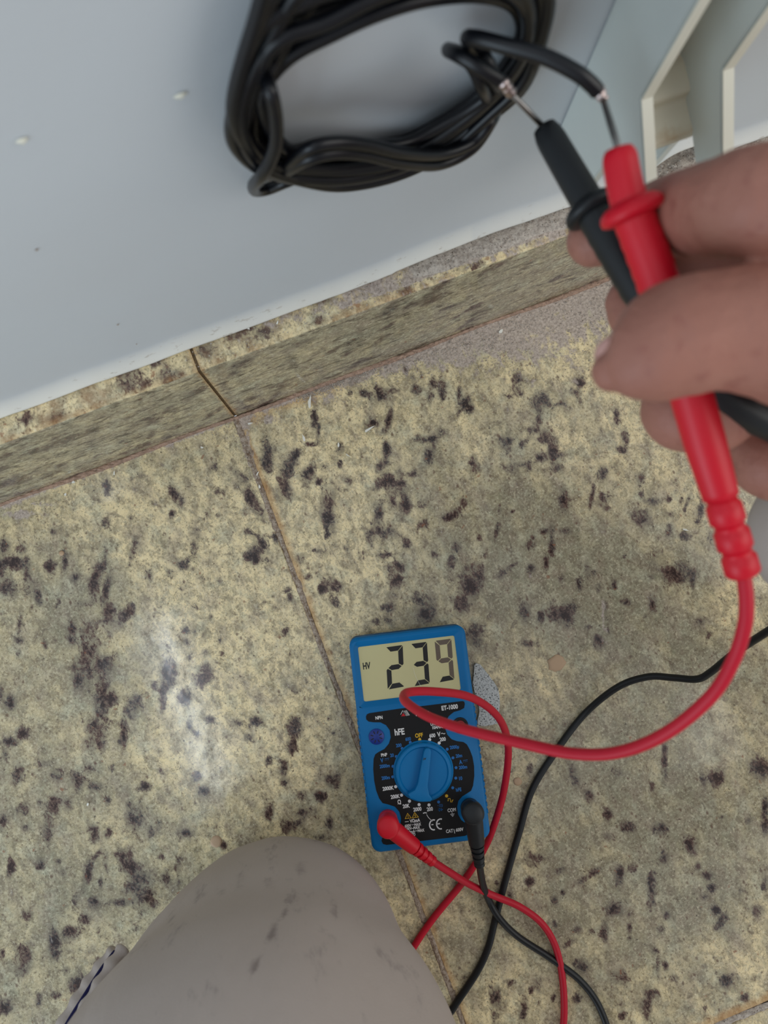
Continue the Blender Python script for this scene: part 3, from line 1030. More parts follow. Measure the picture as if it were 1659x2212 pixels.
def seven(ch, tl, tr, bl, brr):
    """segment quads inside the parallelogram of the digit"""
    t = .145          # stroke relative to width...
    A = {'w': .275, 'h': .118}
    w_, h_ = A['w'], A['h']
    g = .012
    def Q(u, v_):
        x = (1 - v_) * ((1 - u) * tl[0] + u * tr[0]) + v_ * ((1 - u) * bl[0] + u * brr[0])
        y = (1 - v_) * ((1 - u) * tl[1] + u * tr[1]) + v_ * ((1 - u) * bl[1] + u * brr[1])
        return (x, y)
    S = {
        'a': [(.05 + g, 0), (.92, 0), (.98 - g, .012), (1 - w_ - g, h_), (w_ + g, h_)],
        'd': [(.06 + g, 1), (.92, 1), (.98 - g, .988), (1 - w_ - g, 1 - h_), (w_ + g, 1 - h_)],
        'g': [(.10 + g, .5), (w_ + .02, .5 - h_ / 2), (1 - w_ - .02, .5 - h_ / 2), (.90 - g, .5), (1 - w_ - .02, .5 + h_ / 2), (w_ + .02, .5 + h_ / 2)],
        'b': [(1, .03), (1, .455), (.93, .492 - g / 2), (1 - w_, .5 - h_ / 2 - g), (1 - w_, h_ + g), (.99, .02)],
        'c': [(1, .97), (1, .545), (.93, .508 + g / 2), (1 - w_, .5 + h_ / 2 + g), (1 - w_, 1 - h_ - g), (.99, .98)],
        'f': [(0, .03), (0, .455), (.07, .492 - g / 2), (w_, .5 - h_ / 2 - g), (w_, h_ + g), (.01, .02)],
        'e': [(0, .97), (0, .545), (.07, .508 + g / 2), (w_, .5 + h_ / 2 + g), (w_, 1 - h_ - g), (.01, .98)],
    }
    return {k: [Q(*p) for p in S[k]] for k in SEGMAP[ch]}


def dq(x, y):
    return MC(x, y, ZD)


d2 = seven('2', dq(378, 322), dq(532, 300), dq(400, 695), dq(548, 668))
d3 = seven('3', dq(600, 292), dq(746, 272), dq(628, 666), dq(772, 640))
d9 = seven('9', dq(815, 264), dq(962, 244), dq(850, 632), dq(990, 606))
for dd, mt in ((d2, SEG), (d3, SEG), (d9, SEGF)):
    for k in dd:
        flat('digit_segment', [dd[k]], ZD, SEG if k == 'd' else mt, disp)

FONT_CACHE = {}


def text_into(store, s, x, y, hgt, mat, z, bold=.0, rot=0.0, sx=.86):
    """printed lettering: built-in font outlines, laid flat in the meter's axes, centred at x,y; hgt = capital height"""
    cu = bpy.data.curves.new('t', 'FONT')
    cu.body = s
    cu.size = hgt / .70
    cu.align_x = 'CENTER'
    cu.align_y = 'TOP_BASELINE'
    cu.offset = bold * hgt
    cu.resolution_u = 3
    o = bpy.data.objects.new('t', cu)
    COL.objects.link(o)
    dg = bpy.context.evaluated_depsgraph_get()
    dg.update()
    me = bpy.data.meshes.new_from_object(o.evaluated_get(dg))
    bpy.data.objects.remove(o)
    v = np.array([p.co[:] for p in me.vertices])
    if len(v) == 0:
        return
    cy = hgt / 2
    X = v[:, 0] * sx; Y = v[:, 1] - cy
    c, q = math.cos(rot), math.sin(rot)
    vs = [(x + a * c - b * q, y + a * q + b * c, z) for a, b in zip(X, Y)]
    V, Fc = store.setdefault(mat.name, [[], [], mat])[:2]
    b0 = len(V)
    V += vs
    Fc += [tuple(i + b0 for i in p.vertices) for p in me.polygons]


# display annunciator
st_ = {}
hx, hy = dq(211, 484)
text_into(st_, 'HV', hx, hy, .0038, SEG, ZD, .05, 0, .62)
for k, (V, Fc, mt) in st_.items():
    from_data('display_lettering', V, Fc, mt, disp, False)
# hair lying on the display
hair = spline([dq(625, 500) + (ZD + .0004,), dq(640, 560) + (ZD + .0007,), dq(668, 620) + (ZD + .0007,), dq(712, 700) + (ZD + .0004,)], 8)
tube('scratch', hair, .00007, FLAKE, disp, 5)

# black front label with its blue bays
pan = [(207, 935), (215, 915), (235, 905), (500, 865), (800, 830), (1062, 797), (1078, 803), (1082, 825), (1076, 858), (1040, 878), (985, 893), (940, 930), (914, 980),
       (910, 1045), (928, 1095), (965, 1135), (1010, 1152), (1070, 1160), (1100, 1180), (1125, 1225), (1150, 1290), (1164, 1370), (1166, 1460), (1155, 1545), (1138, 1590),
       (1105, 1612), (1060, 1640), (1025, 1680), (1013, 1735), (1022, 1800), (1050, 1850), (1090, 1880), (1108, 1905), (1112, 1975), (1085, 1990), (700, 2035), (390, 2070),
       (358, 2062), (345, 2035), (352, 2005), (385, 1985), (430, 1970), (485, 1935), (515, 1890), (520, 1835), (505, 1780), (465, 1732), (405, 1712), (355, 1700),
       (325, 1660), (298, 1590), (280, 1500), (272, 1400), (275, 1310), (290, 1268), (320, 1248), (370, 1222), (410, 1175), (427, 1120), (418, 1055), (385, 1010),
       (335, 985), (270, 984), (230, 978), (210, 960)]
panel = prism('front_label', [MC(x, y, ZT + .0003) for x, y in pan][::-1], ZT - .0004, ZT + .00025, PANEL, mm)
ZI = ZT + .00036
def T(s, x, y, h, mat=WHITE_INK, bold=.022, sx=.80):
    st = {}
    a, b = MC(x, y, ZI)
    text_into(st, s, a, b, h / 4.097 / F * .4655, mat, ZI, bold + .028, 0, sx)
    for V, Fc, mt in st.values():
        from_data('lettering', V, Fc, mt, panel, False)


def dot(x, y, mat, r=13.5):
    a, b = MC(x, y, ZI)
    rr = r / 4.097 / F * .4655
    flat('dial_dot', [[(a + rr * math.cos(k * math.pi / 10), b + rr * math.sin(k * math.pi / 10)) for k in range(20)]], ZI, mat, panel)


def stroke(pts, w, mat, closed=False):
    """one printed line of even width, mitred at its corners"""
    Q = [np.array(MC(x, y, ZI)) for x, y in pts]
    ww = w / 4.097 / F * .4655 / 2
    n = len(Q)
    V, Fc = [], []
    for i in range(n):
        a = Q[i - 1] if (closed or i > 0) else None
        b = Q[(i + 1) % n] if (closed or i < n - 1) else None
        d1 = (Q[i] - a) / np.linalg.norm(Q[i] - a) if a is not None else None
        d2 = (b - Q[i]) / np.linalg.norm(b - Q[i]) if b is not None else None
        if d1 is None: d1 = d2
        if d2 is None: d2 = d1
        t = d1 + d2
        t /= np.linalg.norm(t) + 1e-9
        nn = np.array((-t[1], t[0]))
        k = ww / max(.45, float(np.dot(nn, (-d1[1], d1[0]))))
        V += [tuple(Q[i] + nn * k) + (ZI,), tuple(Q[i] - nn * k) + (ZI,)]
    for i in range(n if closed else n - 1):
        j = (i + 1) % n
        Fc.append((2 * i, 2 * i + 1, 2 * j + 1, 2 * j))
    from_data('symbol', V, Fc, mat, panel, False)


Wi, Bi, Yi = WHITE_INK, BLUE_INK, YELLOW_INK
T('NPN', 322, 943, 27)
T('ET-1000', 947, 851, 37, Wi, .028)
T('Minipa', 706, 900, 40, Wi, .02)
T('hFE', 503, 1068, 52, Wi, .02)
T('UNFUSED', 838, 995, 24)
T('10AMAX', 845, 1026, 25)
T('V', 852, 1090, 38)
stroke([(872, 1086), (880, 1080), (890, 1084), (900, 1088), (908, 1080)], 5, Wi)
T('OFF', 676, 1099, 34, Yi); dot(683, 1137, Yi)
T('600', 794, 1101, 31); dot(771, 1138, Wi)
T('200', 886, 1134, 31); dot(855, 1168, Wi)
T('600', 580, 1132, 28, Bi); dot(599, 1162, Bi, 12.5)
T('200', 497, 1188, 28, Bi); dot(527, 1216, Bi, 12.5)
T('20', 437, 1276, 28, Bi); dot(475, 1287, Bi, 12.5)
T('PNP', 367, 1272, 26)
T('V', 348, 1321, 34, Bi)
T('2000m', 373, 1371, 28, Bi); dot(446, 1374, Bi, 12.5)
T('200m', 382, 1475, 28, Bi); dot(444, 1467, Bi, 12.5)
T('2000K', 402, 1568, 31); dot(470, 1554, Wi)
T('200K', 465, 1641, 31); dot(522, 1629, Wi)
T('\u03a9', 502, 1691, 36)
T('20K', 562, 1725, 31); dot(592, 1682, Wi)
T('2000', 662, 1753, 31); dot(677, 1713, Wi)
T('200', 772, 1752, 31); dot(765, 1716, Wi)
dot(850, 1690, Bi, 12.5)
dot(845, 1722, Bi, 3)
for k, x in enumerate((857, 868, 879)):
    stroke([(x - 3, 1709 + -1 * k), (x + 3 + k, 1715), (x + 3 + k, 1727), (x - 1, 1733 + k)], 3.2, Bi)
stroke([(845, 1760), (888, 1755)], 4, Bi)
stroke([(854, 1747), (856, 1770), (872, 1757)], 5, Bi, True)
stroke([(855, 1752), (858, 1764), (866, 1758)], 7, Bi, True)
stroke([(875, 1745), (878, 1768)], 4, Bi)
dot(921, 1636, Yi)
stroke([(928, 1680), (936, 1679), (934, 1660), (951, 1658), (957, 1690), (971, 1688), (969, 1674), (981, 1672)], 5, Yi)
T('COM', 966, 1760, 28)
stroke([(968, 1780), (970, 1797)], 3.5, Wi)
stroke([(952, 1799), (991, 1794)], 4, Wi)
stroke([(960, 1808), (986, 1805)], 4, Wi)
stroke([(968, 1817), (980, 1815)], 4, Wi)
T('hFE', 1027, 1580, 29, Bi); dot(975, 1564, Bi, 12.5)
T('10', 1042, 1480, 29, Bi); dot(1002, 1478, Bi, 12.5)
T('200m', 1066, 1381, 28, Bi); dot(1004, 1386, Bi, 12.5)
T('A', 1045, 1336, 34, Bi)
T('20m', 1030, 1280, 28, Bi); dot(977, 1299, Bi, 12.5)
T('2000\u00b5', 990, 1203, 28, Bi); dot(926, 1223, Bi, 12.5)
for x0, y0, L, mt, w in ((372, 1307, 40, Bi, 3.5), (1067, 1322, 40, Bi, 3.5), (612, 1889, 22, Wi, 2.6), (641, 1944, 22, Wi, 2.6)):
    stroke([(x0, y0), (x0 + L, y0 - L * .13)], w, mt)
    for k in range(3):
        a = x0 + L * (.05 + .36 * k)
        stroke([(a, y0 + L * .33 - (a - x0) * .13), (a + L * .16, y0 + L * .33 - (a + L * .16 - x0) * .13)], w, mt)
for cx, cy in ((580, 1816), (643, 1808)):
    stroke([(cx - 26, cy + 22), (cx + 28, cy + 15), (cx - 5, cy - 26)], 4, Yi, True)
stroke([(578, 1806), (581, 1824)], 4.5, Yi); dot(582, 1831, Yi, 2.6)
stroke([(645, 1796), (638, 1811), (649, 1811), (643, 1825)], 3.4, Yi)
stroke([(552, 1866), (585, 1862)], 5, Wi)
T('V\u03a9mA', 640, 1854, 27)
T('600V', 578, 1899, 23); T('MAX', 664, 1888, 23)
T('600V~MAX', 619, 1921, 23)
T('200mA', 600, 1953, 23); T('MAX', 693, 1941, 23)
T('FUSED', 606, 1980, 23)
T('CAT', 946, 1946, 27); T('600V', 1035, 1934, 27)
stroke([(985, 1930), (990, 1952), (993, 1968)], 6, Wi)
# CE mark drawn as two round strokes
for ox, has in ((806, True), (868, True)):
    oy = 1892 - (ox - 806) * .13
    arc = [(ox + 36 * math.cos(math.radians(a)), oy + 44 * math.sin(math.radians(a))) for a in range(72, 290, 12)]
    stroke(arc, 11, Wi)
stroke([(786, 1891), (804, 1889)], 8, Wi)
stroke([(834, 1885), (862, 1881)], 10, Wi)
# worn white scratch running down to the mark
stroke([(712, 1790), (730, 1784), (746, 1788)], 8, Wi)
stroke([(744, 1800), (756, 1822), (772, 1840), (790, 1852), (796, 1862)], 4.5, Wi)
# logo: striped peak with a red triangle
flat('symbol', [[MC(x, y, ZI) for x, y in ((518, 932), (558, 928), (536, 902))]], ZI, RED_INK, panel)
stroke([(514, 916), (531, 882), (556, 915)], 4, Wi)
for k in range(4):
    stroke([(534 + 10 * k, 884 - 2 * k), (566 + 10 * k - 3 * (k == 3), 928 - 2 * k)], 3.6, Wi)

# rotary knob
kc = MC(718, 1424, .0275)
kp = Vector((kc[0], kc[1], ZT))
knob = lathe('knob', [(.0178, -.0004), (.0178, .0006), (.0172, .0012), (.0166, .0030), (.0160, .0036), (.0146, .0038), (.0142, .0034), (.0139, .0030), (.0008, .0030)],
             BLUE_KNOB, mm, kp, sides=64, sm=25)
pa = MC(757, 1205, .031); pb = MC(690, 1650, .031)
pdx, pdy = pa[0] - pb[0], pa[1] - pb[1]
pl_ = math.hypot(pdx, pdy)
ux, uy = pdx / pl_, pdy / pl_


def KP(s, t):
    return (kc[0] + ux * s - uy * t, kc[1] + uy * s + ux * t)


ridge = [KP(.0148, .0008), KP(.0141, .0017), KP(.0125, .0022), KP(.004, .0026), (KP(-.006, .0029)), KP(-.0098, .0040), KP(-.0128, .0078), KP(-.0150, .0060), KP(-.0160, .0),
         KP(-.0150, -.0060), KP(-.0134, -.0070), KP(-.0110, -.0046), KP(-.0065, -.0031), KP(.004, -.0026), KP(.0125, -.0022), KP(.0141, -.0017), KP(.0148, -.0008)]
prism('pointer', ridge, ZT + .0028, ZT + .0078, BLUE_KNOB, knob, .0007, 3)
sc_ = MC(728, 1308, ZT + .0080)
zz = ZT + .00785
fl = []
for dx, L, a in ((-.0006, .0016, 70), (.0004, .0013, 60), (0, .0010, 15)):
    ax = math.radians(a); w = .00018
    fl.append([(sc_[0] + dx + L / 2 * math.cos(ax) * s - w * math.sin(ax) * q, sc_[1] + L / 2 * math.sin(ax) * s + w * math.cos(ax) * q) for s, q in ((-1, -1), (1, -1), (1, 1), (-1, 1))])
flat('knob_wear', fl, zz, BLACKCASE, knob)

# transistor socket
ts = MC(300, 1115, .026)
sock = lathe('transistor_socket', [(.0046, -.0004), (.0046, .0006), (.0042, .0009), (.0001, .0009)], DKBLUE, mm, Vector((ts[0], ts[1], ZT)), sides=32)
pls = []
for k in range(8):
    a = math.radians(22.5 + 45 * k)
    w = .00028
    c, s = math.cos(a), math.sin(a)
    pls.append([(ts[0] + r * c - t * s, ts[1] + r * s + t * c) for r, t in ((.0019, -w), (.0036, -w), (.0036, w), (.0019, w))])
flat('pin_slot', pls, ZT + .00094, HOLE, sock)


def jack(x, y, rr=.0047):
    a, b = MC(x, y, ZT + .0004)
    o = lathe('input_jack', [(rr, -.0003), (rr, .0003), (rr * .96, .0006), (rr * .8, .0006), (rr * .78, .0002), (rr * .2, .0002)], HOLE, mm, Vector((a, b, ZT)), sides=32)
    lathe('socket_ring', [(rr * .62, .0002), (rr * .62, .0009), (rr * .44, .0009), (rr * .40, .0004)], plastic('jack_red', (150, 22, 26), .4), o, Vector((a, b, ZT)), sides=24)
    return Vector((a, b, ZT))


jack(1042, 1012)
J_RED = jack(402, 1842)
J_COM = jack(1128, 1742)
# grip ridges down both sides
for side in (-1, 1):
    for k in range(17):
        y0 = .0155 - k * .0040
        bm = bmesh.new()
        xo = side * (LX + .0001)
        box(bm, min(xo - side * .0016, xo + side * .0002), max(xo - side * .0016, xo + side * .0002), y0, y0 + .0022, .0125, ZT - .0011)
        from_bm('grip_ridge', bm, BLUE, mm)

# ------------------------------------------------------------------ test leads
RC = .0021            # cable radius
ZF = RC + .0001


def mw(l):            # meter-local -> world
    c, s = math.cos(MA), math.sin(MA)
    return Vector((mc.x + l[0] * c - l[1] * s, mc.y + l[0] * s + l[1] * c, l[2]))


def plug(root, jackp, head_px, out_px, mat, hz=.0445, z_end=.036):
    """right-angle banana plug; head above the jack, arm towards out_px"""
    j = mw(jackp)
    hd = P(head_px[0], head_px[1], hz + .0055)
    hd.z = hz
    ax = (Vector((hd.x, hd.y, hz)) - j)
    L = ax.length
    stem = lathe('plug_collar', [(.0056, 0.0003), (.0056, .006), (.0053, .0062), (.0053, .0075), (.0056, .0077), (.0056, .0092), (.0053, .0094), (.0053, .0105), (.0057, .0107), (.0057, L)],
                 mat, root, j, ax, 28, 30)
    lathe('plug_head', [(.0030, -.0085), (.0060, -.0075), (.0063, -.0045), (.0063, .0036), (.0058, .0050), (.0045, .0057), (.0002, .0059)], mat, root, hd, ax, 36, 50)
    e = P(out_px[0], out_px[1], z_end)
    d = e - hd
    LL = d.length
    d.normalize()
    a0 = .0
    prof = [(.0050, .002), (.0052, .006), (.0047, LL * .50), (.0045, LL * .58)]
    lathe('plug_arm', prof + [(.0040, LL * .60)], mat, root, hd, d, 28, 30)
    rp, s0, s1 = [], LL * .58, LL
    nrib = 4
    for k in range(nrib):
        a = s0 + (s1 - s0) * k / nrib
        b = s0 + (s1 - s0) * (k + 1) / nrib
        rr = .0040 - .0003 * k
        rp += [(.0028, a), (.0028, a + (b - a) * .32), (rr, a + (b - a) * .38), (rr, a + (b - a) * .92), (.0028, b)]
    lathe('strain_relief', rp, mat, root, hd, d, 20, 20)
    return hd + d * (LL * .97), d


def probe(root, pts, mat, guard_at, tip_pt, scale=1.0):
    """pts: 3-D line of the handle from nose to cable end"""
    sp = spline(pts, 12)
    acc = [0]
    for i in range(1, len(sp)):
        acc.append(acc[-1] + float(np.linalg.norm(np.array(sp[i]) - np.array(sp[i - 1]))))
    return sp, acc


def seg_between(sp, acc, a, b, n=10):
    out = []
    for k in range(n + 1):
        s = a + (b - a) * k / n
        i = max(1, min(len(acc) - 1, next((q for q in range(len(acc)) if acc[q] >= s), len(acc) - 1)))
        t = (s - acc[i - 1]) / (acc[i] - acc[i - 1] + 1e-12)
        out.append(np.array(sp[i - 1]) * (1 - t) + np.array(sp[i]) * t)
    return out


def build_probe(root, pts, mat, tip, guard, end_ribs=True, k=1.0, rr=(.0045, .0050, .0059, .0057, .0050)):
    sp, acc = probe(root, [tuple(p) for p in pts], mat, guard, tip)
    L = acc[-1]
    g = L * guard
    # nose cap
    p = seg_between(sp, acc, 0, g, 12)
    r = [rr[0] * k * (.80 if i == 0 else .95 if i == 1 else 1) + (rr[1] - rr[0]) * k * i / 12 for i in range(13)]
    tube('nose', p, r, mat, root, 28)
    # finger guard flange
    a, b = seg_between(sp, acc, g, g + .004, 1)[0], seg_between(sp, acc, g, g + .004, 1)[-1]
    ax = Vector(b - a)
    lathe('finger_guard', [(.0052 * k, -.0022), (.0068 * k, -.0017), (.0082 * k, -.0006), (.0087 * k, .0008), (.0085 * k, .0020), (.0072 * k, .0026), (.0055 * k, .0030)], mat, root, Vector(a), ax, 40, 60)
    # barrel
    e = L * .80 if end_ribs else L
    p = seg_between(sp, acc, g, e, 40)
    r = []
    for i in range(41):
        t = i / 40
        q = np.interp(t, [0, .08, .35, .8, 1], [rr[1] + .0004, rr[2] - .0002, rr[2], rr[3], rr[4]]) * k
        r.append(q - (.00022 * k if (i % 2 and .05 < t < .45) else 0))
    tube('handle', p, r, mat, root, 28)
    if end_ribs:
        p, r = [], []
        NB = 3
        for b_ in range(NB):
            s0 = e + (L - e) * b_ / NB
            s1 = e + (L - e) * (b_ + 1) / NB
            for q, rad in ((0, .0042), (.22, .0042), (.34, .0050), (.9, .0051), (1, .0044)):
                p += seg_between(sp, acc, s0 + (s1 - s0) * q, L, 1)[:1]
                r.append(rad * k)
        tube('strain_relief', p, r, mat, root, 24)
    # steel tip
    tv = Vector(tip)
    n0 = Vector(sp[0])
    tube('probe_tip', [tv, tv + (n0 - tv) * .06, tv + (n0 - tv) * .5, n0 + (n0 - tv) * .1], [.0003, .00085, .00095, .00095], STEEL, root, 14)
    return Vector(sp[-1])


# red lead
rl = empty('test_lead', P(1050, 1830, 0))
tag(rl, 'red test lead looping over the multimeter to the red probe held in the hand', 'test lead')
RO = -rl.location


def fixup(root, before):
    for o in root.children:
        if o.name not in before:
            o.location = -root.location


red_line = [PD(1336, 322, .2000), PD(1360, 440, .2020), PD(1432, 640, .2060), PD(1515, 930, .2120), PD(1568, 1110, .2170), PD(1606, 1240, .2210)]
TIP_R = PD(1301, 208, .2120)
rend = build_probe(rl, red_line, REDP, TIP_R, .125, k=.98)
pe, pd_ = plug(rl, J_RED, (839, 1791), (936, 1862), REDP)
cab = [rend, PD(1612, 1290, .2215), PD(1609, 1350, .223), PD(1585, 1425, .227), PD(1535, 1505, .233), PD(1440, 1583, .245), PD(1340, 1624, .258), PD(1240, 1628, .270), PD(1130, 1606, .284),
       PD(1005, 1576, .305), PD(930, 1550, .325), PD(889, 1526, .340), PD(872, 1508, .352), PD(884, 1495, .365), PD(940, 1494, .378), PD(1010, 1504, .395), PD(1062, 1534, .412),
       PD(1090, 1575, .430), PD(1098, 1630, .448), PD(1088, 1710, .463), P(1068, 1780, .012), P(1045, 1835, ZF + .002), P(1000, 1905, ZF), P(935, 1985, ZF), P(890, 2052, ZF),
       P(850, 2130, ZF), P(840, 2220, ZF), P(900, 2330, ZF), P(1050, 2400, ZF), P(1180, 2340, ZF), P(1213, 2240, ZF), P(1218, 2150, ZF), P(1205, 2060, ZF + .001), P(1175, 2000, ZF + .004), P(1125, 1960, ZF + .006),
       P(1060, 1932, ZF + .009), P(1010, 1908, .020), P(968, 1882, .029), pe]
tube('cable', spline(cab, 9), RC, REDC, rl, 14)
fixup(rl, ())

# black lead
bl = empty('test_lead', P(1100, 1900, 0))
tag(bl, 'black test lead plugged in the COM jack, its probe crossing behind the red one', 'test lead')
blk_line = [PD(1176, 276, .2370), PD(1242, 390, .2350), PD(1350, 572, .2310), PD(1440, 712, .2290), PD(1520, 815, .2290), PD(1600, 880, .2320), PD(1690, 930, .2380)]
TIP_B = PD(1098, 196, .2270)
bend = build_probe(bl, blk_line, BLKP, TIP_B, .235, end_ribs=False, k=1.0)
pe2, pd2 = plug(bl, J_COM, (1024, 1762), (1036, 1870), BLKP)
cab = [bend, PD(1800, 980, .25), PD(1880, 1100, .27), PD(1830, 1240, .32), PD(1730, 1320, .36), PD(1655, 1366, .385), PD(1585, 1412, .410), PD(1535, 1452, .428), PD(1505, 1467, .436), PD(1455, 1464, .448), PD(1400, 1462, .458),
       PD(1335, 1484, .468), P(1265, 1540, ZF + .001), P(1205, 1617, ZF), P(1150, 1705, ZF), P(1121, 1800, ZF), P(1095, 1890, ZF), P(1070, 1985, ZF), P(1055, 2045, ZF), P(1030, 2100, ZF), P(976, 2182, ZF), P(930, 2260, ZF),
       P(960, 2380, ZF), P(1150, 2430, ZF), P(1310, 2380, ZF), P(1318, 2260, ZF), P(1297, 2180, ZF), P(1255, 2120, ZF), P(1190, 2070, ZF), P(1120, 2024, ZF + .001), P(1080, 1985, ZF + .0045),
       P(1056, 1945, ZF + .006), P(1043, 1910, .019), pe2]
tube('cable', spline(cab, 9), RC, BLKC, bl, 14)
fixup(bl, ())

# ------------------------------------------------------------------ coil of black cable against the wall
coil = empty('cable_coil', (.06, .13, .21))
tag(coil, 'coil of black electrical cable hanging against the white wall', 'cable')
inn = [(597,193),(598,275),(640,318),(710,301),(790,300),(880,290),(960,240),(1035,185),(1095,112),(1115,55),(1090,14),(1019,0),(922,10),(826,39),(729,82),(645,145)]
out = [(480,232),(490,312),(545,372),(640,405),(735,414),(850,393),(960,345),(1060,268),(1140,195),(1182,90),(1196,-30),(1130,-140),(960,-200),(780,-190),(610,-120),(520,40)]
RCO = .00205
YB = YP - .0022


def wallpt(p, y):
    return PY(p[0], p[1], y)


RPX = 13.0
cx_, cy_ = 856, 150


def toward(p, q, d):
    L = math.hypot(q[0] - p[0], q[1] - p[1])
    return (p[0] + (q[0] - p[0]) * d / L, p[1] + (q[1] - p[1]) * d / L)


inn2 = [toward(inn[i], out[i], RPX) for i in range(len(inn))]
out2 = [toward(out[i], inn[i], RPX) for i in range(len(inn))]
NL = 14
path = []
rc_ = random.Random(5)
slots = [(0, .08), (0, .5), (0, .92), (0, .28), (1, .72), (1, .02), (1, .36), (1, .97), (1, .55), (2, .15), (2, .80), (2, .45), (2, 1.0), (2, .62)]
for s in range(NL):
    layer, tb = slots[s]
    ph = rc_.uniform(0, 6.28)
    amp = .10 + .09 * (layer == 2)
    for i in range(len(inn)):
        th = 2 * math.pi * i / len(inn)
        t = tb + amp * math.sin(th + ph) + .05 * math.sin(2 * th + ph * 2)
        if i == len(inn) - 1 and s < NL - 1:
            t = (t + slots[s + 1][1]) / 2
        if i == 0 and s:
            t = (2 * t + slots[s - 1][1]) / 3
        t = min(1, max(0, t))
        q = (inn2[i][0] * (1 - t) + out2[i][0] * t, inn2[i][1] * (1 - t) + out2[i][1] * t)
        path.append(wallpt(q, YB - .0005 - layer * .0040 - .0007 * math.sin(3 * th + ph)))
o = tube('cord', spline([tuple(p) for p in path], 7), RCO, COILC, coil, 12)
YF = YB - 3 * .0040
wrap = [wallpt((570, 150), YB - .002), wallpt((582, 190), YF), wallpt((594, 240), YF - .002), wallpt((597, 295), YF - .003), wallpt((588, 335), YF - .003), wallpt((566, 378), YF - .002), wallpt((548, 400), YF + .004), wallpt((552, 412), YF + .010),
        wallpt((580, 408), YB), wallpt((620, 392), YB - .002), wallpt((680, 370), YB)]
tube('cord', spline([tuple(p) for p in wrap], 8), RCO, COILC, coil, 12)
for dy, a_, b_ in ((0, 0, 0), (22, .4, .001)):
    wr = [wallpt((600, 385), YB), wallpt((620, 362 + dy * .3), YF + .003), wallpt((662, 322 + dy), YF - .002), wallpt((720, 308 + dy), YF - .003), wallpt((790, 312 + dy), YF - .003), wallpt((870, 330 + dy), YF - .003),
          wallpt((950, 333 + dy), YF - .001), wallpt((1020, 308 + dy * .6), YF + .001), wallpt((1062, 258 + dy * .2), YF + .004), wallpt((1075, 232), YB)]
    tube('cord', spline([tuple(p) for p in wr], 8), RCO, COILC, coil, 12)
e1 = [wallpt((1062, 240), YB), wallpt((1054, 220), YB - .006), wallpt((1042, 190), YF), PD(1022, 145, .2300), PD(995, 117, .2260), PD(968, 108, .2230), PD(985, 116, .2170), PD(1022, 137, .2160), PD(1058, 160, .2180), PD(1086, 178, .2210)]
tube('cord', spline([tuple(p) for p in e1], 8), .0021, COILC, coil, 12)
e2 = [wallpt((1085, 215), YB), wallpt((1074, 185), YF + .002), wallpt((1058, 145), YF - .004), PD(1035, 108, .2200), PD(1010, 84, .2120), PD(1030, 83, .2080), PD(1085, 97, .2060), PD(1175, 122, .2050), PD(1245, 157, .2060), PD(1278, 183, .2080), PD(1290, 197, .2095)]
tube('cord', spline([tuple(p) for p in e2], 8), .0022, COILC, coil, 12)


def bare(a, b):
    d = (b - a)
    pts, r = [], []
    for k in range(9):
        t = k / 8
        pts.append(a + d * t + Vector((math.sin(k * 2.1), math.cos(k * 1.7), 0)) * .00025)
        r.append(.0013 + .0006 * (k % 3 == 1))
    tube('bare_wire', pts, r, COPPER, coil, 10)


bare(PD(1084, 176, .2190), PD(1104, 204, .2245))
bare(PD(1291, 192, .2100), PD(1301, 216, .2110))
for o in coil.children:
    o.location = -coil.location

# ------------------------------------------------------------------ person: hand with the probes, and the kneeling leg
person = empty('person', (.02, -.30, 0))
tag(person, 'kneeling person in light grey trousers holding two test probes in the right hand', 'person')


def C(*pts):
    return [tuple(PD(x, y, d)) + (r,) for x, y, d, r in pts]


thumb = C((1322, 802, .1885, .0052), (1350, 792, .1870, .0090), (1395, 770, .1855, .0122), (1460, 735, .1845, .0142), (1545, 715, .1835, .0143), (1640, 715, .1830, .0155), (1760, 740, .186, .0178), (1900, 780, .200, .0200))
index = C((1283, 518, .2480, .0088), (1330, 503, .2440, .0097), (1400, 480, .2300, .0104), (1470, 462, .2120, .0112), (1560, 448, .1920, .0121), (1670, 440, .1800, .0136), (1800, 500, .196, .0140), (1930, 600, .230, .015))
middle = C((1374, 655, .2560, .0100), (1385, 680, .2540, .0100), (1425, 640, .2500, .0112), (1500, 592, .2440, .0122), (1640, 590, .2360, .0125), (1800, 640, .240, .0125), (1930, 680, .245, .014))
ring = C((1478, 885, .2400, .0132), (1535, 893, .2420, .0130), (1580, 870, .2440, .0120), (1660, 840, .2560, .0115), (1760, 800, .255, .012), (1930, 780, .255, .015))
pinky = C((1640, 990, .2600, .0110), (1680, 1004, .2560, .0125), (1760, 990, .2600, .0120), (1930, 880, .265, .014))
palm = C((1800, 620, .235, .018), (1880, 700, .235, .022), (1930, 800, .245, .022), (2040, 800, .245, .026), (2120, 950, .262, .026), (2180, 1200, .287, .026), (2500, 1450, .296, .028))
palm2 = C((1900, 600, .235, .016), (2000, 650, .235, .022), (2150, 760, .24, .026))
palm3 = C((1850, 880, .262, .015), (2000, 850, .255, .022), (2200, 880, .25, .026))


def crease(co):
    return .00025 * mnoise.noise(co * 160) + .00012 * mnoise.noise(co * 420)


hand = body_mesh('hand', [thumb, index, middle, ring, pinky, palm, palm2, palm3], .0011, 5, SKIN, person, crease)
hand.location = -person.location
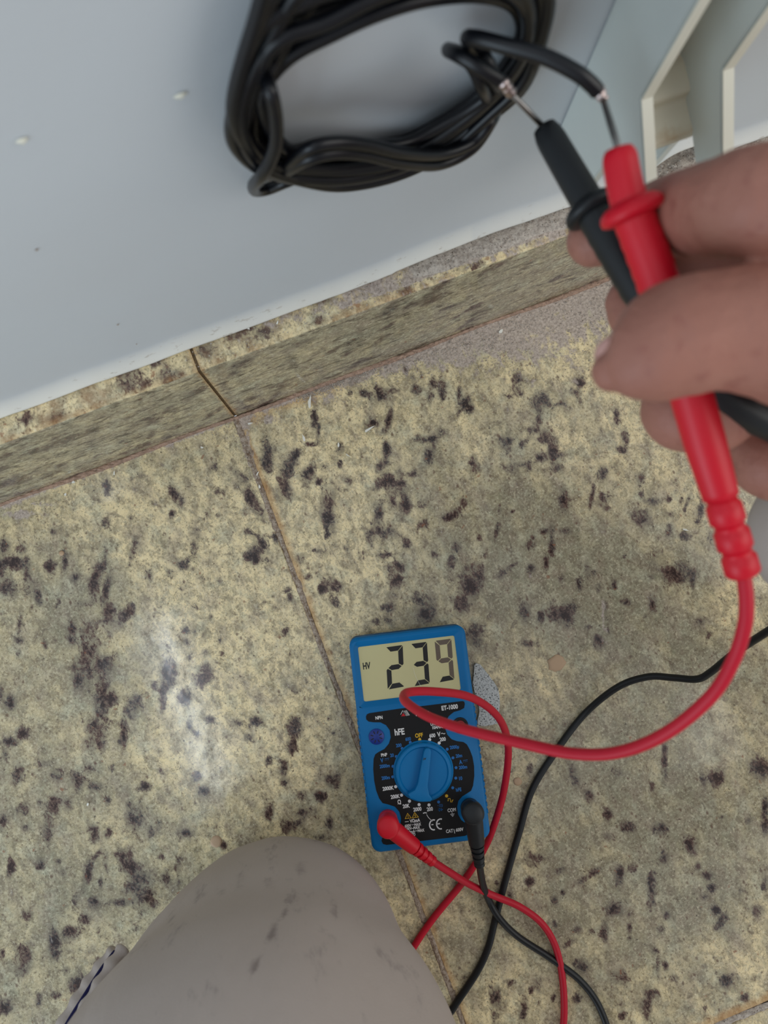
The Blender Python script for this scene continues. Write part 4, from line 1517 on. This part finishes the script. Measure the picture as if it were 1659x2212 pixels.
# thumb nail, seen nearly edge-on
nb = bmesh.new()
bmesh.ops.create_uvsphere(nb, u_segments=16, v_segments=8, radius=1)
d_ = (PD(1362, 712, .1800) - PD(1300, 780, .1880)).normalized()
rm = d_.to_track_quat('X', 'Z').to_matrix().to_4x4()
bmesh.ops.transform(nb, verts=nb.verts, matrix=Matrix.Translation(PD(1322, 762, .1880)) @ rm @ Matrix.Diagonal((.0052, .0040, .0022, 1)))
nl = from_bm('thumbnail', nb, NAIL, hand, True)
slv = body_mesh('sleeve', [C((1792, 1155, .285, .0285), (1900, 1190, .285, .034), (2150, 1300, .29, .042), (2700, 1600, .30, .050))], .003, 4, FABRIC, person, None)
slv.location = -person.location

# leg in trousers, knee on the floor
def wrinkle(co):
    a = mnoise.noise(Vector((co.x * 22, co.y * 9, co.z * 9)))
    b = mnoise.noise(Vector((co.x * 60 + co.y * 20, co.y * 14, co.z * 20)))
    return .0016 * a + .0007 * b


thigh = C((602, 2088, .417, .0690), (598, 2106, .411, .0722), (590, 2150, .399, .0785), (586, 2215, .385, .0850), (586, 2400, .345, .0930), (600, 2700, .300, .0960)) + [(.0, -.48, .22, .105), (.04, -.58, .27, .12)]
shin = C((598, 2180, .440, .0500), (640, 2400, .440, .0480), (720, 2900, .445, .0430), (800, 3500, .45, .04))
legs = body_mesh('trousers', [thigh, shin], .0035, 130, FABRIC, person, wrinkle)
legs.location = -person.location
lv = np.array([v.co[:] for v in legs.data.vertices]) - np.array([0, 0, CH])
lc = (R.T @ lv.T)
lu, lw = lc[0] / -lc[2] * F + W / 2, -lc[1] / -lc[2] * F + HH / 2
drt = np.zeros(len(lv))
for cx, cy, rx, ry, a, q in ((550, 2085, 9, 26, 25, 1), (586, 2015, 8, 30, 25, .9), (612, 1975, 6, 20, 30, .8), (520, 1900, 9, 26, 5, .6), (650, 1878, 14, 22, 20, .6), (722, 1965, 8, 26, -8, .8),
                            (370, 1985, 7, 20, 15, .7), (475, 1925, 12, 14, 0, .5), (735, 2080, 10, 12, 0, .5), (580, 1905, 22, 14, 30, .45), (425, 1930, 10, 30, 20, .4), (700, 2010, 16, 10, 0, .4)):
    ar = math.radians(a)
    du, dv = lu - cx, lw - cy
    drt = np.maximum(drt, q * np.exp(-((du * math.sin(ar) - dv * math.cos(ar)) / ry) ** 2 - ((du * math.cos(ar) + dv * math.sin(ar)) / rx) ** 2))
set_attr(legs.data, dirt=drt)
# side seam opening with its dark lining
s1 = spline([tuple(PD(268, 2048, .395)), tuple(PD(240, 2085, .388)), tuple(PD(205, 2140, .380)), tuple(PD(168, 2200, .374)), tuple(PD(120, 2290, .365))], 8)
tube('seam_fold', s1, [.0034 + .0006 * math.sin(i) for i in range(len(s1))], FABRIC, legs, 10)
s2 = [np.array(p) + np.array((-.0038, .0008, .0022)) for p in s1]
tube('seam_lining', s2, .0011, SEAM, legs, 8)
s3 = spline([tuple(PD(252, 2055, .402)), tuple(PD(210, 2105, .398)), tuple(PD(170, 2165, .392)), tuple(PD(125, 2240, .386))], 8)
tube('seam_fold', s3, [.0044 + .0006 * math.sin(i * 1.3) for i in range(len(s3))], FABRIC, legs, 10)

# the rest of the figure, unseen above the frame, added to shade the floor
sh_r = (.22, -.50, .74, .062)
wr = PD(2700, 1600, .30)
shirt = body_mesh('shirt', [[(.04, -.60, .26, .125), (.04, -.60, .40, .130), (.03, -.56, .56, .140), (.02, -.51, .70, .135), (.01, -.46, .79, .070)],
                            [(.02, -.51, .74, .07), (.12, -.51, .75, .068), sh_r, (.34, -.47, .60, .052), (.42, -.42, .46, .048), (.36, -.33, .36, .042), (wr.x, wr.y, wr.z, .038)],
                            [(.02, -.51, .74, .07), (-.08, -.51, .75, .068), (-.19, -.50, .74, .062), (-.28, -.44, .62, .052), (-.32, -.36, .53, .048), (-.22, -.22, .54, .040), (-.14, -.14, .55, .034)]],
                  .012, 12, FABRIC, person, None)
shirt.location = -person.location
head = body_mesh('head', [[(.01, -.47, .78, .052), (.01, -.44, .86, .052), (.01, -.40, .92, .070)],
                          [(.01, -.41, 1.02, .070), (.01, -.39, .97, .080), (.01, -.36, .90, .058), (.01, -.345, .865, .036)],
                          [(.01, -.315, .955, .010), (.01, -.295, .925, .014), (.01, -.300, .915, .010)],
                          [(-.075, -.41, .955, .012), (-.078, -.41, .925, .010)], [(.095, -.41, .955, .012), (.098, -.41, .925, .010)]], .005, 6, SKIN, person, None)
head.location = -person.location
hair = body_mesh('hair', [[(.01, -.44, 1.04, .060), (.01, -.43, 1.00, .086), (.01, -.455, .95, .080), (.01, -.47, .90, .060)]], .006, 6, BLKC, head, None)

# ------------------------------------------------------------------ small things on the floor
chp = [(1160, 480), (1178, 462), (1220, 472), (1255, 520), (1300, 572), (1345, 640), (1383, 690), (1388, 760), (1391, 830), (1378, 900), (1368, 998), (1320, 1005), (1255, 1022), (1188, 1010),
       (1192, 960), (1214, 900), (1205, 850), (1196, 800), (1172, 730), (1168, 690), (1150, 640), (1160, 590), (1166, 520)]
pts = [P(740 + x / 4.097, 1320 + y / 4.097, .002) for x, y in chp]
bm = bmesh.new()
vb = [bm.verts.new((p.x, p.y, .0002)) for p in pts]
vt = [bm.verts.new((p.x + random.uniform(-.0003, .0003), p.y + random.uniform(-.0003, .0003), .0026)) for p in pts]
bm.faces.new(vt); bm.faces.new(vb[::-1])
for i in range(len(pts)):
    bm.faces.new((vb[i], vb[(i + 1) % len(pts)], vt[(i + 1) % len(pts)], vt[i]))
bmesh.ops.bevel(bm, geom=[e for e in bm.edges if all(v.co.z > .002 for v in e.verts)], offset=.0004, segments=1, affect='EDGES')
tag(from_bm('plaster_chip', bm, CHIP), 'jagged light grey speckled plaster chip lying beside the multimeter', 'chip')


def disc(px, py, r_px, label, lump=.15, seed=0, ex=1.0):
    rnd = random.Random(seed)
    c = P(px, py)
    r = r_px / F * .49
    v = []
    N = 18
    for rr, z in ((1, .0001), (.93, .0005), (.6, .0007)):
        for k in range(N):
            a = 2 * math.pi * k / N
            j = 1 + (rnd.uniform(-lump, lump) if rr == 1 else 0)
            v.append((c.x + r * rr * j * math.cos(a) * ex, c.y + r * rr * j * math.sin(a), z))
    v.append((c.x, c.y, .00075))
    f = []
    for q in range(2):
        for k in range(N):
            f.append((q * N + k, q * N + (k + 1) % N, (q + 1) * N + (k + 1) % N, (q + 1) * N + k))
    f += [(2 * N + k, 2 * N + (k + 1) % N, 3 * N) for k in range(N)]
    tag(from_data('paint_drop', v, f, DROP), label, 'paint drop')


disc(1202, 1432, 17, 'largest beige dried paint drop, on the floor right of the multimeter', .16, 3, 1.15)
disc(1118, 1688, 9, 'small beige paint drop on the floor between the red and black cables', .08, 4)
disc(467, 1818, 12, 'round beige paint drop on the floor just above the knee', .04, 5)
disc(133, 1195, 5.5, 'tiny beige paint drop on the far left floor below the skirting', .04, 6)


def flake(px, py, L, wd, ang, label, z=0.0, seed=0):
    """sliver of white paint; ang is its direction in the photo"""
    c = P(px, py, z)
    e = P(px + math.cos(math.radians(ang)) * 20, py - math.sin(math.radians(ang)) * 20, z)
    d = (e - c).normalized()
    s = Vector((-d.y, d.x, 0))
    L *= (CH - z) / F; wd *= (CH - z) / F
    v = []
    rnd = random.Random(int(px * 7 + py))
    sh = [(a_ + rnd.uniform(-.05, .05), b_ * rnd.uniform(.4, 1.15)) for a_, b_ in [(-.5, 0), (-.38, .45), (0, .55), (.25, .30), (.5, .05), (.3, -.25), (0, -.5), (-.42, -.35)]]
    for zz in (z + .0002, z + .0009):
        for a, b in sh:
            v.append(c + d * (a * L) + s * (b * wd) + Vector((0, 0, zz - c.z + .0004 * (a + .5))))
    N = len(sh)
    f = [tuple(range(N - 1, -1, -1)), tuple(range(N, 2 * N))] + [(k, (k + 1) % N, N + (k + 1) % N, N + k) for k in range(N)]
    tag(from_data('paint_flake', v, f, FLAKE, None, False), label, 'paint flake')


flake(670, 868, 31, 8, 82, 'long upright white paint sliver just below the skirting, right of the grout line')
flake(656, 946, 17, 6, 112, 'short white paint sliver right of the grout line, below the long upright one')
flake(798, 927, 25, 7, 30, 'slanting white paint sliver on a dark grain in the middle of the floor')
flake(731, 961, 10, 5, 85, 'small white paint flake left of the slanting sliver')
flake(752, 984, 12, 2.5, -35, 'thin white paint thread below the slanting sliver')
flake(541, 915, 12, 5, 10, 'white paint flake on the mortar where the grout line meets the skirting')
flake(437, 967, 7, 6, 0, 'round white paint crumb left of the grout line near the skirting')
flake(143, 1068, 7, 5, 60, 'white paint crumb on the floor at far left below the skirting')
flake(248, 1022, 9, 4, 80, 'small white paint flake below the left skirting, right of two crumbs')
flake(160, 1042, 8, 7, 0, 'greyish paint crumb touching the left skirting foot')
flake(1480, 1145, 14, 5, -15, 'small white paint flake left of the red probe handle end')
flake(557, 1023, 10, 4, 60, 'white paint flake sticking to the grout line near the skirting')
flake(561, 1051, 9, 5, 100, 'white paint flake in the grout line, lower of two')
flake(191, 1736, 7, 5, 80, 'pale crumb on the lower left floor above the knee')
flake(533, 708, 15, 6, 150, 'white paint flake on the skirting ledge right of the joint', HS)
flake(600, 697, 9, 4, 70, 'tiny white paint flake on the skirting ledge further right', HS)
flake(1082, 1437 - 1437 + 716, 12, 9, 40, 'grey cement crumb in the dust at the skirting foot')


# loose crumbs of mortar (nobody could count them)
def crumbs():
    rnd = random.Random(11)
    vs, fs = [], []

    def one(x, y, z, s):
        b = len(vs)
        for dx, dy, dz in ((1, 0, 0), (-.6, .8, 0), (-.5, -.9, 0), (0, 0, 1.1), (.1, .2, -.5)):
            vs.append((x + dx * s * rnd.uniform(.6, 1.2), y + dy * s * rnd.uniform(.6, 1.2), z + .0002 + (dz + .2) * s * .8))
        for t in ((0, 1, 3), (1, 2, 3), (2, 0, 3), (1, 0, 4), (2, 1, 4), (0, 2, 4)):
            fs.append(tuple(b + i for i in t))
    for _ in range(2600):
        x = rnd.uniform(.0, .30)
        wdt = np.interp(x, [0, .05, .10, .14, .17, .30], [.003, .006, .014, .024, .035, .04])
        y = .125 - abs(rnd.gauss(0, 1)) * wdt * .7
        one(x, y, 0, rnd.choice((.0003, .0004, .0005, .0007)))
    for _ in range(260):
        one(rnd.uniform(-.06, .03), .1255 - abs(rnd.gauss(0, .006)), 0, rnd.uniform(.0002, .0006))
    for _ in range(160):
        y = rnd.uniform(.04, .125)
        one(-.0414 + rnd.gauss(0, .0014 + .003 * max(0, y - .09) / .035), y, .0006, rnd.uniform(.0002, .0005))
    for _ in range(900):
        x = rnd.uniform(-.06, .30)
        if rnd.random() > np.interp(x, [-.06, .0, .08, .3], [.15, .4, .8, 1]):
            continue
        one(x, rnd.uniform(YS + .002, YW), HS + np.interp(x, [.06, .14, .3], [0, .002, .0028]), rnd.uniform(.0002, .0007))
    for _ in range(120):
        one(rnd.uniform(.2, .25), rnd.uniform(.13, .16), HS + .004, rnd.uniform(.0006, .0014))
    o = from_data('mortar_crumbs', vs, fs, MORTAR, None, False)
    tag(o, 'loose grey-pink mortar crumbs along the foot and ledge of the skirting', 'debris', kind='stuff')


crumbs()
